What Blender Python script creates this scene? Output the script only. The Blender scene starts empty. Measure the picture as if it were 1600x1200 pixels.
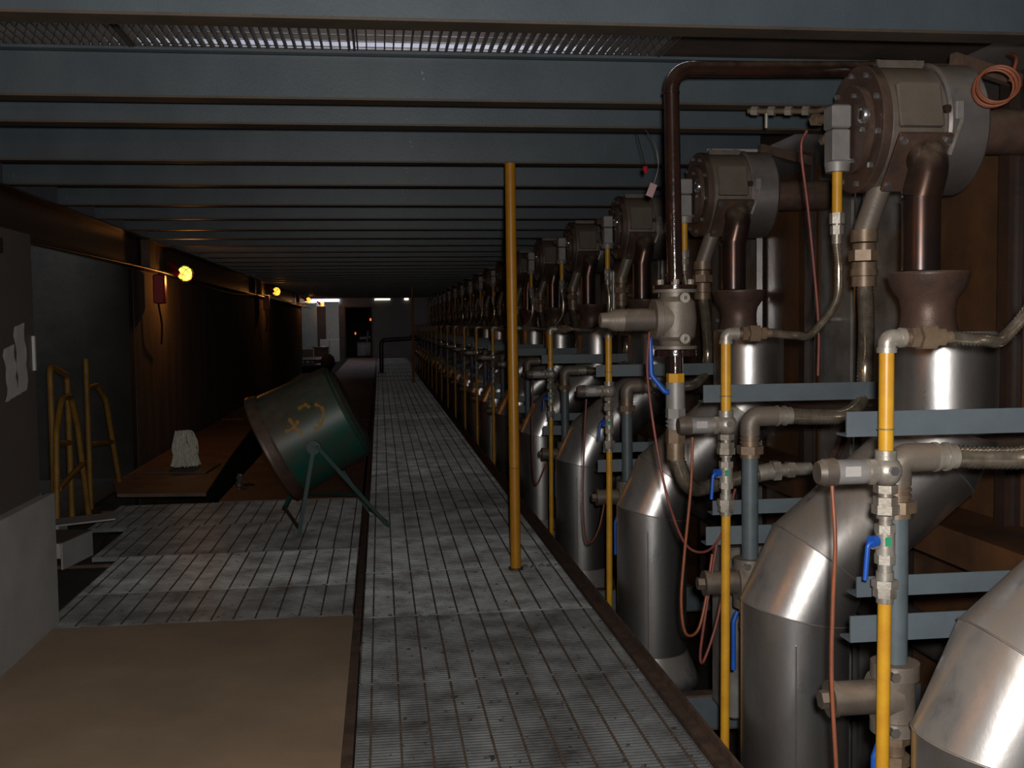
import bpy, math, random
from mathutils import Vector, Matrix
random.seed(7)
S = bpy.context.scene
COL = S.collection
R = math.radians

# ------------------------------------------------------------------ camera
def cam_basis(yaw, pitch, roll):
    f = Vector((math.sin(yaw)*math.cos(pitch), math.cos(yaw)*math.cos(pitch), -math.sin(pitch)))
    r = Vector((math.cos(yaw), -math.sin(yaw), 0)); u = r.cross(f)
    return r*math.cos(roll)-u*math.sin(roll), u*math.cos(roll)+r*math.sin(roll), f
cr, cu, cf = cam_basis(R(7.1), R(3.3), R(0.7))
cam = bpy.data.cameras.new('camera'); camo = bpy.data.objects.new('camera', cam); COL.objects.link(camo)
m = Matrix((cr, cu, -cf)).transposed().to_4x4(); m.translation = Vector((0, 0, 1.5)); camo.matrix_world = m
cam.sensor_width = 36; cam.lens = 1650/1600*36; cam.clip_start = 0.05; cam.clip_end = 300
S.camera = camo

# ------------------------------------------------------------------ light and exposure
S.view_settings.view_transform = 'Standard'; S.view_settings.look = 'None'
S.view_settings.exposure = 0.0; S.view_settings.gamma = 1.0; S.view_settings.use_curve_mapping = False
W = bpy.data.worlds.new('hall_dark'); S.world = W; W.use_nodes = True
W.node_tree.nodes['Background'].inputs[0].default_value = (0.62, 0.62, 0.7, 1)
W.node_tree.nodes['Background'].inputs[1].default_value = 0.012

def spot(name, loc, direction, watts, color, angle, blend, radius):
    l = bpy.data.lights.new(name, 'SPOT'); l.energy = watts; l.color = color
    l.spot_size = R(angle); l.spot_blend = blend; l.shadow_soft_size = radius
    o = bpy.data.objects.new(name, l); COL.objects.link(o); o.location = loc
    o.rotation_euler = Vector(direction).to_track_quat('-Z', 'Y').to_euler(); return o
def point(name, loc, watts, color, radius):
    l = bpy.data.lights.new(name, 'POINT'); l.energy = watts; l.color = color; l.shadow_soft_size = radius
    o = bpy.data.objects.new(name, l); COL.objects.link(o); o.location = loc; return o
# the flash built into the camera
FLASH = spot('camera_flash', (0.05, 0.0, 1.56), (0.2, 1, -0.06), 380, (1.0, 0.96, 0.92), 128, 0.85, 0.03)
WARM = (1.0, 0.36, 0.08)
LAMPS = [(-2.30, 1.60, 2.16), (-2.30, 13.09, 2.14), (-2.30, 24.45, 2.28), (-2.30, 35.3, 2.33), (-2.30, 43.5, 2.36), (-2.24, 48.2, 2.43)]   # the last hangs on the cable end
for (x, y, z) in LAMPS:
    point('festoon_bulb_light', (x+0.10, y-0.06, z-0.09), 11 if y < 5 else (8 if y < 15 else 4), WARM, 0.03)
def area(name, loc, direction, watts, color, sx, sy):
    l = bpy.data.lights.new(name, 'AREA'); l.energy = watts; l.color = color; l.shape = 'RECTANGLE'; l.size = sx; l.size_y = sy
    o = bpy.data.objects.new(name, l); COL.objects.link(o); o.location = loc
    o.rotation_euler = Vector(direction).to_track_quat('-Z', 'Y').to_euler(); return o
# daylight reaching the far end of the hall, and the lit storey above the deck
area('far_hall_light', (-0.5, 42.5, 3.7), (0, 0.25, -1), 45, (0.85, 0.88, 1.0), 5, 3)
area('upper_storey_light', (1, 9.0, 6.8), (0, 0.5, -1), 600, (0.9, 0.93, 1.0), 8, 4)

# ------------------------------------------------------------------ materials
MATS = {}
def mat(name, c1, c2=None, rough=0.6, metal=0.0, scale=6.0, lo=0.35, hi=0.65, bump=0.0, bscale=60.0, dust=None, dustamt=0.0,
        spots=None, spotscale=20.0, spotlo=0.72, spec=0.5, stretch=(1, 1, 1), rough2=None, coat=0.0, random_v=0.0, world=False):
    M = bpy.data.materials.new(name); M.use_nodes = True; nt = M.node_tree; N = nt.nodes; Lk = nt.links
    b = N['Principled BSDF']; b.inputs['Roughness'].default_value = rough; b.inputs['Metallic'].default_value = metal
    b.inputs['Specular IOR Level'].default_value = spec; b.inputs['Coat Weight'].default_value = coat
    tc = N.new('ShaderNodeTexCoord'); mp = N.new('ShaderNodeMapping'); mp.inputs['Scale'].default_value = stretch
    if world:
        g0 = N.new('ShaderNodeNewGeometry'); Lk.new(g0.outputs['Position'], mp.inputs[0])
    else:
        Lk.new(tc.outputs['Object'], mp.inputs[0])
    col = None
    def noise(sc, det=5):
        n = N.new('ShaderNodeTexNoise'); n.inputs['Scale'].default_value = sc; n.inputs['Detail'].default_value = det
        n.inputs['Roughness'].default_value = 0.62; Lk.new(mp.outputs[0], n.inputs['Vector']); return n
    def ramp(src, a, bb):
        r = N.new('ShaderNodeMapRange'); r.inputs[1].default_value = a; r.inputs[2].default_value = bb; r.clamp = True
        Lk.new(src, r.inputs[0]); return r
    def mix(fac, A, B):
        x = N.new('ShaderNodeMix'); x.data_type = 'RGBA'
        if isinstance(fac, float): x.inputs[0].default_value = fac
        else: Lk.new(fac, x.inputs[0])
        for i, v in ((6, A), (7, B)):
            if isinstance(v, tuple): x.inputs[i].default_value = (*v, 1)
            else: Lk.new(v, x.inputs[i])
        return x.outputs[2]
    if c2 is None: c2 = tuple(v*0.75 for v in c1)
    n1 = noise(scale); r1 = ramp(n1.outputs[0], lo, hi)
    col = mix(r1.outputs[0], c1, c2)
    if rough2 is not None:
        rr = N.new('ShaderNodeMapRange'); rr.inputs[3].default_value = rough; rr.inputs[4].default_value = rough2
        Lk.new(r1.outputs[0], rr.inputs[0]); Lk.new(rr.outputs[0], b.inputs['Roughness'])
    if spots:
        n2 = noise(spotscale, 3); r2 = ramp(n2.outputs[0], spotlo, spotlo+0.05); col = mix(r2.outputs[0], col, spots)
    if dust:
        g = N.new('ShaderNodeNewGeometry'); sx = N.new('ShaderNodeSeparateXYZ'); Lk.new(g.outputs['Normal'], sx.inputs[0])
        rd = ramp(sx.outputs[2], 0.02, 0.6); n3 = noise(14); rn = ramp(n3.outputs[0], 0.25, 0.6)
        mu = N.new('ShaderNodeMath'); mu.operation = 'MULTIPLY'; Lk.new(rd.outputs[0], mu.inputs[0]); Lk.new(rn.outputs[0], mu.inputs[1])
        mu2 = N.new('ShaderNodeMath'); mu2.operation = 'MULTIPLY'; Lk.new(mu.outputs[0], mu2.inputs[0]); mu2.inputs[1].default_value = dustamt
        col = mix(mu2.outputs[0], col, dust)
        if metal > 0:
            s = N.new('ShaderNodeMath'); s.operation = 'MULTIPLY_ADD'; Lk.new(mu2.outputs[0], s.inputs[0]); s.inputs[1].default_value = -metal; s.inputs[2].default_value = metal
            Lk.new(s.outputs[0], b.inputs['Metallic'])
    if random_v:
        oi = N.new('ShaderNodeObjectInfo'); hs = N.new('ShaderNodeHueSaturation'); mr = N.new('ShaderNodeMapRange')
        mr.inputs[3].default_value = 1-random_v; mr.inputs[4].default_value = 1+1.5*random_v
        Lk.new(oi.outputs['Random'], mr.inputs[0]); Lk.new(mr.outputs[0], hs.inputs['Value']); Lk.new(col, hs.inputs['Color']); col = hs.outputs[0]
    Lk.new(col, b.inputs['Base Color'])
    if bump:
        n4 = noise(bscale, 4); bp = N.new('ShaderNodeBump'); bp.inputs['Strength'].default_value = bump; bp.inputs['Distance'].default_value = 0.01
        Lk.new(n4.outputs[0], bp.inputs['Height']); Lk.new(bp.outputs[0], b.inputs['Normal'])
    MATS[name] = M; return M
def emis(name, color, strength):
    M = bpy.data.materials.new(name); M.use_nodes = True; b = M.node_tree.nodes['Principled BSDF']
    b.inputs['Base Color'].default_value = (*color, 1); b.inputs['Emission Color'].default_value = (*color, 1)
    b.inputs['Emission Strength'].default_value = strength; return M
DUST = (0.19, 0.145, 0.105)
beam_paint = mat('beam_paint', (0.073, 0.096, 0.111), (0.052, 0.071, 0.086), rough=0.42, scale=2.5, spots=(0.34, 0.38, 0.38), spotscale=13, spotlo=0.73, stretch=(1, 1, 0.6), bump=0.08, bscale=120)
flange_paint = mat('flange_rust', (0.075, 0.055, 0.038), (0.045, 0.036, 0.028), rough=0.55, scale=4, bump=0.1)
galv = mat('galvanised_bars', (0.37, 0.395, 0.40), (0.12, 0.115, 0.11), rough=0.36, metal=0.3, scale=4, lo=0.30, hi=0.66, spots=(0.07, 0.055, 0.045), spotscale=24, spotlo=0.64, random_v=0.35, bump=0.1, world=True)
rod_rust = mat('rusty_rods', (0.17, 0.12, 0.085), (0.09, 0.06, 0.045), rough=0.8, scale=30)
rust_strip = mat('rusty_angle', (0.13, 0.075, 0.05), (0.06, 0.04, 0.03), rough=0.75, scale=12, bump=0.2)
plywood = mat('dusty_board', (0.37, 0.265, 0.175), (0.25, 0.18, 0.118), rough=0.85, scale=1.6, lo=0.3, hi=0.7, spots=(0.06, 0.05, 0.04), spotscale=22, spotlo=0.76, bump=0.05)
rust_plate = mat('rusty_plate', (0.18, 0.105, 0.078), (0.09, 0.06, 0.048), rough=0.6, scale=2.2, bump=0.1, random_v=0.25)
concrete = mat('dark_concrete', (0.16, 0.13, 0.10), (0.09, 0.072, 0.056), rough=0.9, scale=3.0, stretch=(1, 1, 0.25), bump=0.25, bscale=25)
pit_mat = mat('pit_dirt', (0.045, 0.034, 0.027), (0.025, 0.02, 0.017), rough=0.95, scale=3, bump=0.2)
back_mat = mat('back_wall_paint', (0.14, 0.125, 0.12), (0.10, 0.09, 0.085), rough=0.9, scale=0.8)
alu = mat('aluminium_cladding', (0.66, 0.66, 0.66), (0.33, 0.30, 0.275), rough=0.27, rough2=0.42, metal=0.95, scale=3.5, stretch=(1, 1, 0.5), dust=DUST, dustamt=0.85, bump=0.035, bscale=38, spots=(0.75, 0.75, 0.75), spotscale=34, spotlo=0.74)
darkcast = mat('dusty_dark_casting', (0.13, 0.105, 0.085), (0.08, 0.065, 0.055), rough=0.5, metal=0.3, scale=9, dust=DUST, dustamt=1.0)
cast = mat('dusty_casting', (0.21, 0.18, 0.15), (0.145, 0.118, 0.095), rough=0.5, metal=0.35, scale=7, dust=DUST, dustamt=0.9, bump=0.12, bscale=90)
drum_sheet = mat('bright_sheet_metal', (0.46, 0.45, 0.46), (0.27, 0.23, 0.21), rough=0.32, rough2=0.5, metal=0.85, scale=4, dust=DUST, dustamt=0.9, bump=0.05)
rustcast = mat('rust_brown_casting', (0.13, 0.075, 0.055), (0.075, 0.048, 0.038), rough=0.45, metal=0.3, scale=9, dust=DUST, dustamt=0.5, bump=0.12, bscale=90)
hotpipe = mat('heat_browned_pipe', (0.08, 0.042, 0.03), (0.045, 0.034, 0.034), rough=0.28, metal=0.7, scale=5, dust=DUST, dustamt=0.9)
blackpipe = mat('black_glossy_pipe', (0.012, 0.007, 0.006), (0.03, 0.012, 0.008), rough=0.18, scale=8, coat=0.4, bump=0.12, bscale=45, dust=(0.13, 0.085, 0.06), dustamt=0.6)
blacksteel = mat('black_steel', (0.025, 0.018, 0.015), (0.045, 0.022, 0.015), rough=0.35, scale=8, bump=0.1)
silverbox = mat('grey_terminal_box', (0.28, 0.27, 0.26), (0.22, 0.21, 0.20), rough=0.5, metal=0.3, scale=12)
fitting = mat('zinc_fitting', (0.42, 0.39, 0.34), (0.24, 0.21, 0.17), rough=0.42, metal=0.5, scale=16, dust=DUST, dustamt=0.6, bump=0.08, bscale=120)
chrome = mat('bright_bolt', (0.7, 0.7, 0.7), rough=0.22, metal=0.9)
brass = mat('brown_union', (0.24, 0.17, 0.11), (0.16, 0.11, 0.075), rough=0.45, metal=0.4, scale=20)
yellow = mat('yellow_paint', (0.62, 0.33, 0.02), (0.52, 0.25, 0.018), rough=0.38, scale=14, spots=(0.35, 0.22, 0.08), spotscale=40, spotlo=0.72)
ochre = mat('ochre_paint', (0.50, 0.22, 0.012), (0.42, 0.18, 0.012), rough=0.38, scale=10)
darkyellow = mat('dirty_yellow_paint', (0.30, 0.16, 0.02), (0.20, 0.10, 0.015), rough=0.55, scale=9)
blue = mat('blue_lever', (0.01, 0.09, 0.45), (0.01, 0.07, 0.36), rough=0.4, scale=10)
braid = mat('steel_braid', (0.62, 0.55, 0.44), (0.36, 0.29, 0.21), rough=0.22, metal=0.85, scale=30)
orange = mat('orange_cable', (0.26, 0.075, 0.03), (0.18, 0.055, 0.028), rough=0.5, scale=15)
redbrown = mat('red_cable', (0.20, 0.05, 0.035), (0.13, 0.035, 0.03), rough=0.5, scale=15)
bracket = mat('blue_grey_steel', (0.10, 0.125, 0.14), (0.08, 0.10, 0.115), rough=0.5, scale=8, spots=(0.3, 0.3, 0.28), spotscale=30, spotlo=0.76)
greypipe = mat('blue_grey_pipe', (0.10, 0.125, 0.14), (0.075, 0.095, 0.105), rough=0.45, scale=12)
cabinet_m = mat('cabinet_paint', (0.10, 0.08, 0.075), (0.085, 0.07, 0.065), rough=0.6, scale=2)
cabinet_l = mat('cabinet_pale_panel', (0.40, 0.39, 0.38), (0.33, 0.32, 0.31), rough=0.55, scale=4)
paper = mat('dirty_paper', (0.42, 0.40, 0.38), (0.36, 0.34, 0.32), rough=0.8, scale=9)
green = mat('green_paint', (0.012, 0.085, 0.062), (0.07, 0.058, 0.04), rough=0.42, scale=2.4, lo=0.38, hi=0.58, dust=(0.13, 0.10, 0.075), dustamt=0.8)
greenleg = mat('green_leg_paint', (0.015, 0.065, 0.055), (0.02, 0.045, 0.038), rough=0.5, scale=10)
graffiti = mat('ochre_graffiti', (0.36, 0.20, 0.02), (0.30, 0.16, 0.02), rough=0.6, scale=10)
red = mat('red_plastic', (0.42, 0.015, 0.02), (0.32, 0.012, 0.016), rough=0.4, scale=10)
white = mat('white_mop', (0.88, 0.86, 0.74), (0.65, 0.62, 0.5), rough=0.9, scale=40)
whitepanel = mat('pale_panel', (0.42, 0.42, 0.38), (0.36, 0.36, 0.33), rough=0.8, scale=2)
greenish = mat('grey_green_panel', (0.26, 0.31, 0.28), (0.2, 0.24, 0.22), rough=0.8, scale=2)
casing_rust = mat('rusty_casing', (0.17, 0.075, 0.03), (0.065, 0.035, 0.02), rough=0.45, metal=0.1, scale=2.2, bump=0.12, bscale=20)
casing_grey = mat('galvanised_casing', (0.34, 0.34, 0.33), (0.15, 0.13, 0.11), rough=0.4, metal=0.25, scale=2.8, bump=0.08, bscale=15)
deckplate = mat('brown_deck', (0.10, 0.065, 0.05), (0.055, 0.04, 0.033), rough=0.7, scale=4)
bulb = emis('lit_bulb', (1.0, 0.95, 0.13), 1.6)
bulbfar = emis('lit_orange_bulb', (1.0, 0.52, 0.06), 1.7)
daylight = emis('daylight_glazing', (0.80, 0.80, 1.0), 25)
daydim = emis('daylight_strip', (0.72, 0.72, 0.80), 0.32)
daywarm = emis('far_skylight', (0.9, 0.88, 0.7), 4)
tinylamp = emis('small_orange_lamp', (1.0, 0.22, 0.03), 0.9)

# ------------------------------------------------------------------ mesh building
ORG = {}
def frame(d):
    d = d.normalized(); a = Vector((0, 0, 1)) if abs(d.z) < 0.9 else Vector((1, 0, 0))
    x = a.cross(d).normalized(); return x, d.cross(x).normalized(), d
def arcs(pts, rad, n=7):
    P = [Vector(p) for p in pts]; out = [P[0]]
    for i in range(1, len(P)-1):
        a, b, c = P[i-1], P[i], P[i+1]; u = (a-b); v = (c-b); lu, lv = u.length, v.length; u.normalize(); v.normalize()
        ang = u.angle(v); t = min(rad/math.tan(ang/2), lu*0.49, lv*0.49) if ang < math.pi-0.01 else 0
        if t <= 1e-5: out.append(b); continue
        p0, p1 = b+u*t, b+v*t
        bis = (u+v).normalized(); r_ = t*math.tan(ang/2); cen = b+bis*math.sqrt(t*t+r_*r_)
        for k in range(n+1):
            e0, e1 = p0-cen, p1-cen; om = e0.angle(e1); s = k/n
            out.append(cen+(e0*math.sin((1-s)*om)+e1*math.sin(s*om))/math.sin(om))
    out.append(P[-1]); return out
def catmull(pts, n=12):
    P = [Vector(p) for p in pts]; P = [P[0]*2-P[1]]+P+[P[-1]*2-P[-2]]; out = []
    for i in range(1, len(P)-2):
        for k in range(n):
            t = k/n; a, b, c, d = P[i-1], P[i], P[i+1], P[i+2]
            out.append(0.5*((2*b)+(c-a)*t+(2*a-5*b+4*c-d)*t*t+(3*b-a-3*c+d)*t**3))
    out.append(P[-2]); return out
def resample(P, step):
    out = [P[0]]; acc = 0
    for a, b in zip(P, P[1:]):
        L = (b-a).length; pos = step-acc
        while pos <= L: out.append(a+(b-a)*(pos/L)); pos += step
        acc = (acc+L) % step
    return out
class MB:
    def __init__(s): s.v = []; s.f = []; s.sm = []
    def face(s, ids, smooth=False): s.f.append(ids); s.sm.append(smooth)
    def box(s, c, d, rot=None, bev=0.0):
        c = Vector(c); i0 = len(s.v); h = Vector(d)/2; M = rot if rot else Matrix.Identity(3)
        if bev:
            q = [(-1, -1), (1, -1), (1, 1), (-1, 1)]; ring = []
            prof = []
            for sx, sy in q:
                a = [(sx*h.x, sy*(h.y-bev)), (sx*(h.x-bev), sy*h.y)]
                if sx*sy > 0: a = a[::-1] if False else a
                prof.append(a)
            poly = [(-(h.x-bev), -h.y), (h.x-bev, -h.y), (h.x, -(h.y-bev)), (h.x, h.y-bev), (h.x-bev, h.y), (-(h.x-bev), h.y), (-h.x, h.y-bev), (-h.x, -(h.y-bev))]
            k = len(poly); lay = [(-h.z, 1-bev/max(h.x, h.y)*1.0), (-h.z+bev, 1), (h.z-bev, 1), (h.z, 1-bev/max(h.x, h.y)*1.0)]
            for z, sc in lay:
                for x, y in poly: s.v.append(c+M@Vector((x*sc, y*sc, z)))
            for l in range(3):
                for j in range(k): s.face([i0+l*k+j, i0+l*k+(j+1) % k, i0+(l+1)*k+(j+1) % k, i0+(l+1)*k+j])
            s.face([i0+j for j in range(k)][::-1]); s.face([i0+3*k+j for j in range(k)]); return s
        for x in (-1, 1):
            for y in (-1, 1):
                for z in (-1, 1): s.v.append(c+M@Vector((x*h.x, y*h.y, z*h.z)))
        for q in ((0, 1, 3, 2), (4, 6, 7, 5), (0, 4, 5, 1), (2, 3, 7, 6), (0, 2, 6, 4), (1, 5, 7, 3)): s.face([i0+k for k in q])
        return s
    def bar(s, a, b, w, h):       # rectangular bar between two points
        a, b = Vector(a), Vector(b); x, y, d = frame(b-a); M = Matrix((x, y, d)).transposed()
        return s.box((a+b)/2, (w, h, (b-a).length), M)
    def cyl(s, a, b, r0, r1=None, seg=20, caps=True, flat=False):
        a, b = Vector(a), Vector(b); r1 = r0 if r1 is None else r1; x, y, d = frame(b-a); i0 = len(s.v)
        for p, r in ((a, r0), (b, r1)):
            for k in range(seg):
                t = 2*math.pi*k/seg; s.v.append(p+(x*math.cos(t)+y*math.sin(t))*r)
        for k in range(seg): s.face([i0+k, i0+(k+1) % seg, i0+seg+(k+1) % seg, i0+seg+k], not flat)
        if caps:
            i1 = len(s.v); s.v += s.v[i0:i0+2*seg]
            s.face([i1+k for k in range(seg)][::-1]); s.face([i1+seg+k for k in range(seg)])
        return s
    def hexn(s, a, b, r): return s.cyl(a, b, r, seg=6, flat=True)
    def lathe(s, o, axis, prof, seg=28, smooth=False):      # prof: list of (distance, radius)
        o = Vector(o); x, y, d = frame(Vector(axis))
        def ring(t, r):
            i = len(s.v)
            for k in range(seg):
                q = 2*math.pi*k/seg; s.v.append(o+d*t+(x*math.cos(q)+y*math.sin(q))*r)
            return i
        prev = None
        for (t0, r0), (t1, r1) in zip(prof, prof[1:]):
            i = prev if (smooth and prev is not None) else ring(t0, r0); j = ring(t1, r1); prev = j
            for k in range(seg): s.face([i+k, i+(k+1) % seg, j+(k+1) % seg, j+k], True)
        return s
    def tube(s, P, r, seg=12, caps=True, ripple=0.0):
        P = [Vector(p) for p in P]; i0 = len(s.v); n = len(P); x, y, d = frame(P[1]-P[0])
        for i, p in enumerate(P):
            t = (P[min(i+1, n-1)]-P[max(i-1, 0)]).normalized()
            x = (x-t*x.dot(t)).normalized(); y = t.cross(x)
            rr = r*(1+(ripple if i % 2 else -ripple))
            for k in range(seg):
                q = 2*math.pi*k/seg; s.v.append(p+(x*math.cos(q)+y*math.sin(q))*rr)
        for i in range(n-1):
            for k in range(seg): s.face([i0+i*seg+k, i0+i*seg+(k+1) % seg, i0+(i+1)*seg+(k+1) % seg, i0+(i+1)*seg+k], True)
        if caps:
            i1 = len(s.v); s.v += s.v[i0:i0+seg]; s.face([i1+k for k in range(seg)][::-1])
            i1 = len(s.v); s.v += s.v[i0+(n-1)*seg:i0+n*seg]; s.face([i1+k for k in range(seg)])
        return s
    def sphere(s, c, r, seg=20, rings=12, sc=(1, 1, 1)):
        c = Vector(c); i0 = len(s.v)
        for i in range(rings+1):
            a = math.pi*i/rings
            for k in range(seg):
                q = 2*math.pi*k/seg; s.v.append(c+Vector((math.sin(a)*math.cos(q)*r*sc[0], math.sin(a)*math.sin(q)*r*sc[1], math.cos(a)*r*sc[2])))
        for i in range(rings):
            for k in range(seg): s.face([i0+i*seg+k, i0+(i+1)*seg+k, i0+(i+1)*seg+(k+1) % seg, i0+i*seg+(k+1) % seg], True)
        return s
    def torus(s, c, axis, R_, r, seg=36, ts=8):
        c = Vector(c); x, y, d = frame(Vector(axis))
        P = [c+(x*math.cos(2*math.pi*k/seg)+y*math.sin(2*math.pi*k/seg))*R_ for k in range(seg+1)]
        return s.tube(P, r, ts, False)
    def build(s, name, material, parent=None):
        off = Vector((0, 0, 0)); q = parent
        while q is not None:
            if q.name in ORG: off = ORG[q.name]; break
            q = q.parent
        me = bpy.data.meshes.new(name); me.from_pydata([tuple(v-off) for v in s.v], [], s.f)
        me.polygons.foreach_set('use_smooth', s.sm); me.materials.append(material); me.validate(); me.update()
        o = bpy.data.objects.new(name, me); COL.objects.link(o); o.parent = parent; return o
def thing(name, label, cat, loc, group=None):
    o = bpy.data.objects.new(name, None); COL.objects.link(o); o.location = loc; o.empty_display_size = 0.1
    ORG[o.name] = Vector(loc); tag(o, label, cat, group); return o
def tag(o, label, cat, group=None):
    o['label'] = label; o['category'] = cat
    if group: o['group'] = group
    return o
def solo(mb, name, material, label, cat, group=None):
    # one-mesh thing: put its origin at the middle of its base
    xs = [v.x for v in mb.v]; ys = [v.y for v in mb.v]; zs = [v.z for v in mb.v]
    c = Vector(((min(xs)+max(xs))/2, (min(ys)+max(ys))/2, min(zs)))
    mb.v = [v-c for v in mb.v]; o = mb.build(name, material); o.location = c; return tag(o, label, cat, group)
def struct(mb, name, material):
    o = mb.build(name, material); o['kind'] = 'structure'; return o
def copy_tree(o, parent=None):
    c = o.copy(); COL.objects.link(c); c.parent = parent
    for ch in list(o.children): copy_tree(ch, c)
    return c
def dup(o, dy, label, group=None, dx=0, dz=0):
    c = copy_tree(o); c.location = o.location+Vector((dx, dy, dz)); c['label'] = label
    if group: c['group'] = group
    elif 'group' in c.keys(): del c['group']
    return c

# ------------------------------------------------------------------ the setting
YF = 49.0
struct(MB().box((0.5, 24, -1.25), (8, 52, 0.1)), 'floor', pit_mat)
struct(MB().box((-2.68, (11.62+36.0)/2, 0.6), (0.2, 36.0-11.62, 3.6)).box((-4.0, 42.4, 0.6), (0.1, 13.2, 3.6)).box((-3.3, 35.9, 0.6), (1.3, 0.2, 3.6)), 'wall_left', concrete)
struct(MB().box((-3.24, 11.5, 0.6), (1.32, 0.2, 3.6)).box((-3.85, 5.2, 0.6), (0.1, 12.4, 3.6)), 'wall_alcove', mat('shaded_concrete', (0.034, 0.031, 0.026), (0.018, 0.016, 0.014), rough=0.95, scale=2.5, bump=0.25, bscale=20))  # same concrete as wall_left, with the alcove's shade put into a darker colour
struct(MB().box((2.75, 24.0, 1.0), (0.1, 50.4, 4.4)), 'wall_right', mat('furnace_backing', (0.06, 0.045, 0.035), (0.04, 0.03, 0.025), rough=0.85, scale=3))
# back wall with a doorway opening
DX0, DX1, DZ1 = -1.60, -0.30, 2.30
bw = MB().box(((-4.0+DX0)/2, YF+0.1, 1.3), (DX0+4.0, 0.2, 5.2)).box(((DX1+2.8)/2, YF+0.1, 1.3), (2.8-DX1, 0.2, 5.2))
bw.box(((DX0+DX1)/2, YF+0.1, (DZ1+3.9)/2), (DX1-DX0, 0.2, 3.9-DZ1)).box(((DX0+DX1)/2, YF+0.1, -0.65), (DX1-DX0, 0.2, 1.3))
struct(bw, 'wall_back', back_mat)
dr = MB().box((-0.95, YF+3.2, 1.1), (2.6, 0.1, 2.8)).box((-2.2, YF+1.7, 1.1), (0.1, 3, 2.8)).box((0.3, YF+1.7, 1.1), (0.1, 3, 2.8)).box((-0.95, YF+1.7, 2.5), (2.6, 3, 0.1)).box((-0.95, YF+1.7, -0.1), (2.6, 3, 0.16))
struct(dr, 'wall_beyond', pit_mat)
dz = MB()
for x in (DX0+0.03, DX1-0.03): dz.box((x, YF-0.02, DZ1/2), (0.06, 0.08, DZ1))
dz.box(((DX0+DX1)/2, YF-0.02, DZ1+0.03), (DX1-DX0, 0.08, 0.06))
struct(dz, 'door_1', rust_strip)
struct(MB().box((-2.6, YF-0.03, 2.62), (1.55, 0.04, 0.09)), 'window_1', daylight)
struct(MB().box((-3.05, YF-0.03, 2.60), (0.22, 0.04, 0.08)), 'window_2', daylight)
struct(MB().box((-2.5, YF-0.03, 2.42), (1.2, 0.04, 0.08)), 'window_3', daydim)
struct(MB().box((0.15, YF-0.03, 2.66), (0.7, 0.04, 0.06)), 'window_4', daywarm)
struct(MB().box((1.25, YF-0.03, 2.66), (0.18, 0.04, 0.08)), 'window_5', daywarm)
# upper storey seen through the deck grating
struct(MB().box((0, 14.0, 5.085), (22, 0.05, 0.13)), 'window_6', mat('upper_white_cladding', (0.62, 0.62, 0.70), (0.5, 0.5, 0.58), rough=0.8, scale=2))
struct(MB().box((0, 16.0, 7.4), (24, 0.1, 4.6)).box((0, 14, 9.0), (24, 12, 0.1)), 'wall_upper', deckplate)
for k, (x0, x1, z, r, mt, lb) in enumerate(((-6, 1.2, 5.42, 0.035, orange, 'orange pipe'), (-2.5, 6, 5.36, 0.03, mat('green_pipe', (0.03, 0.3, 0.16)), 'green pipe'), (1.0, 6.5, 5.45, 0.04, orange, 'second orange pipe, further right,'))):
    solo(MB().tube([(x0, 13.6, z), (x1, 13.6, z+0.06)], r), 'upper_pipe', mt, lb+' on the storey above, seen through the deck grating', 'pipe')
# deck: brown plate everywhere but the open grating bay
dk = MB().box((0, (4.72+38)/2, 2.69), (5.3, 38-4.72, 0.02)).box((0, 0.9, 2.69), (5.3, 4.9, 0.02)).box((1.96, 4.03, 2.69), (1.38, 1.34, 0.02))
struct(dk, 'ceiling', deckplate)

# upper deck gratings (bars run along the hall), two panels side by side
def deck_panel(x0, x1, lb):
    t = thing('deck_grating', lb, 'grating', ((x0+x1)/2, 4.03, 2.665), 'open deck gratings above the first beams')
    b = MB(); x = x0+0.02
    while x < x1-0.01: b.box((x, 4.03, 2.685), (0.005, 1.36, 0.035)); x += 0.038
    b.build('bearing_bars', flange_paint, t); c = MB()
    for k in range(14): c.tube([(x0, 3.4+k*0.1, 2.702), (x1, 3.4+k*0.1, 2.702)], 0.004, 5)
    c.build('cross_rods', galv, t)
    
    for x in (x0+0.006, x1-0.006): MB().box((x, 4.03, 2.683), (0.008, 1.36, 0.04)).build('end_band', flange_paint, t)
deck_panel(-2.5, -1.0, 'leftmost open deck grating, between the two nearest ceiling beams')
deck_panel(-1.0, -0.10, 'open deck grating left of the green-edged joint, between the two nearest beams')
deck_panel(-0.09, 1.25, 'rightmost open deck grating, between the two nearest ceiling beams')

# ceiling beams
def make_beam(y, label, group=None):
    t = thing('ceiling_beam', label, 'beam', (-0.05, y, 2.46), group)
    MB().box((-0.05, y+0.055, 2.56), (4.86, 0.008, 0.188)).build('web', beam_paint, t)
    MB().box((-0.05, y+0.055, 2.465), (4.86, 0.11, 0.01)).build('bottom_flange', flange_paint, t)
    MB().box((-0.05, y+0.055, 2.662), (4.86, 0.11, 0.012)).build('top_flange', beam_paint, t)
    return t
by = [2.3, 3.42, 4.62, 5.20, 6.37, 7.44, 8.66]
while by[-1] < 37.2: by.append(by[-1]+1.09)
ordn = ['', 'blue-grey ceiling beam nearest the camera, its web cut by the top of the frame', 'second blue-grey ceiling beam, just beyond the open deck grating',
        'third blue-grey ceiling beam, close behind the second', 'fourth blue-grey ceiling beam, the one above the near ochre pole',
        'fifth blue-grey ceiling beam, first one beyond the near ochre pole', 'sixth ceiling beam, second one beyond the near ochre pole', 'seventh ceiling beam, third one beyond the near ochre pole']
beam0 = make_beam(by[1], ordn[1])
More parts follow.
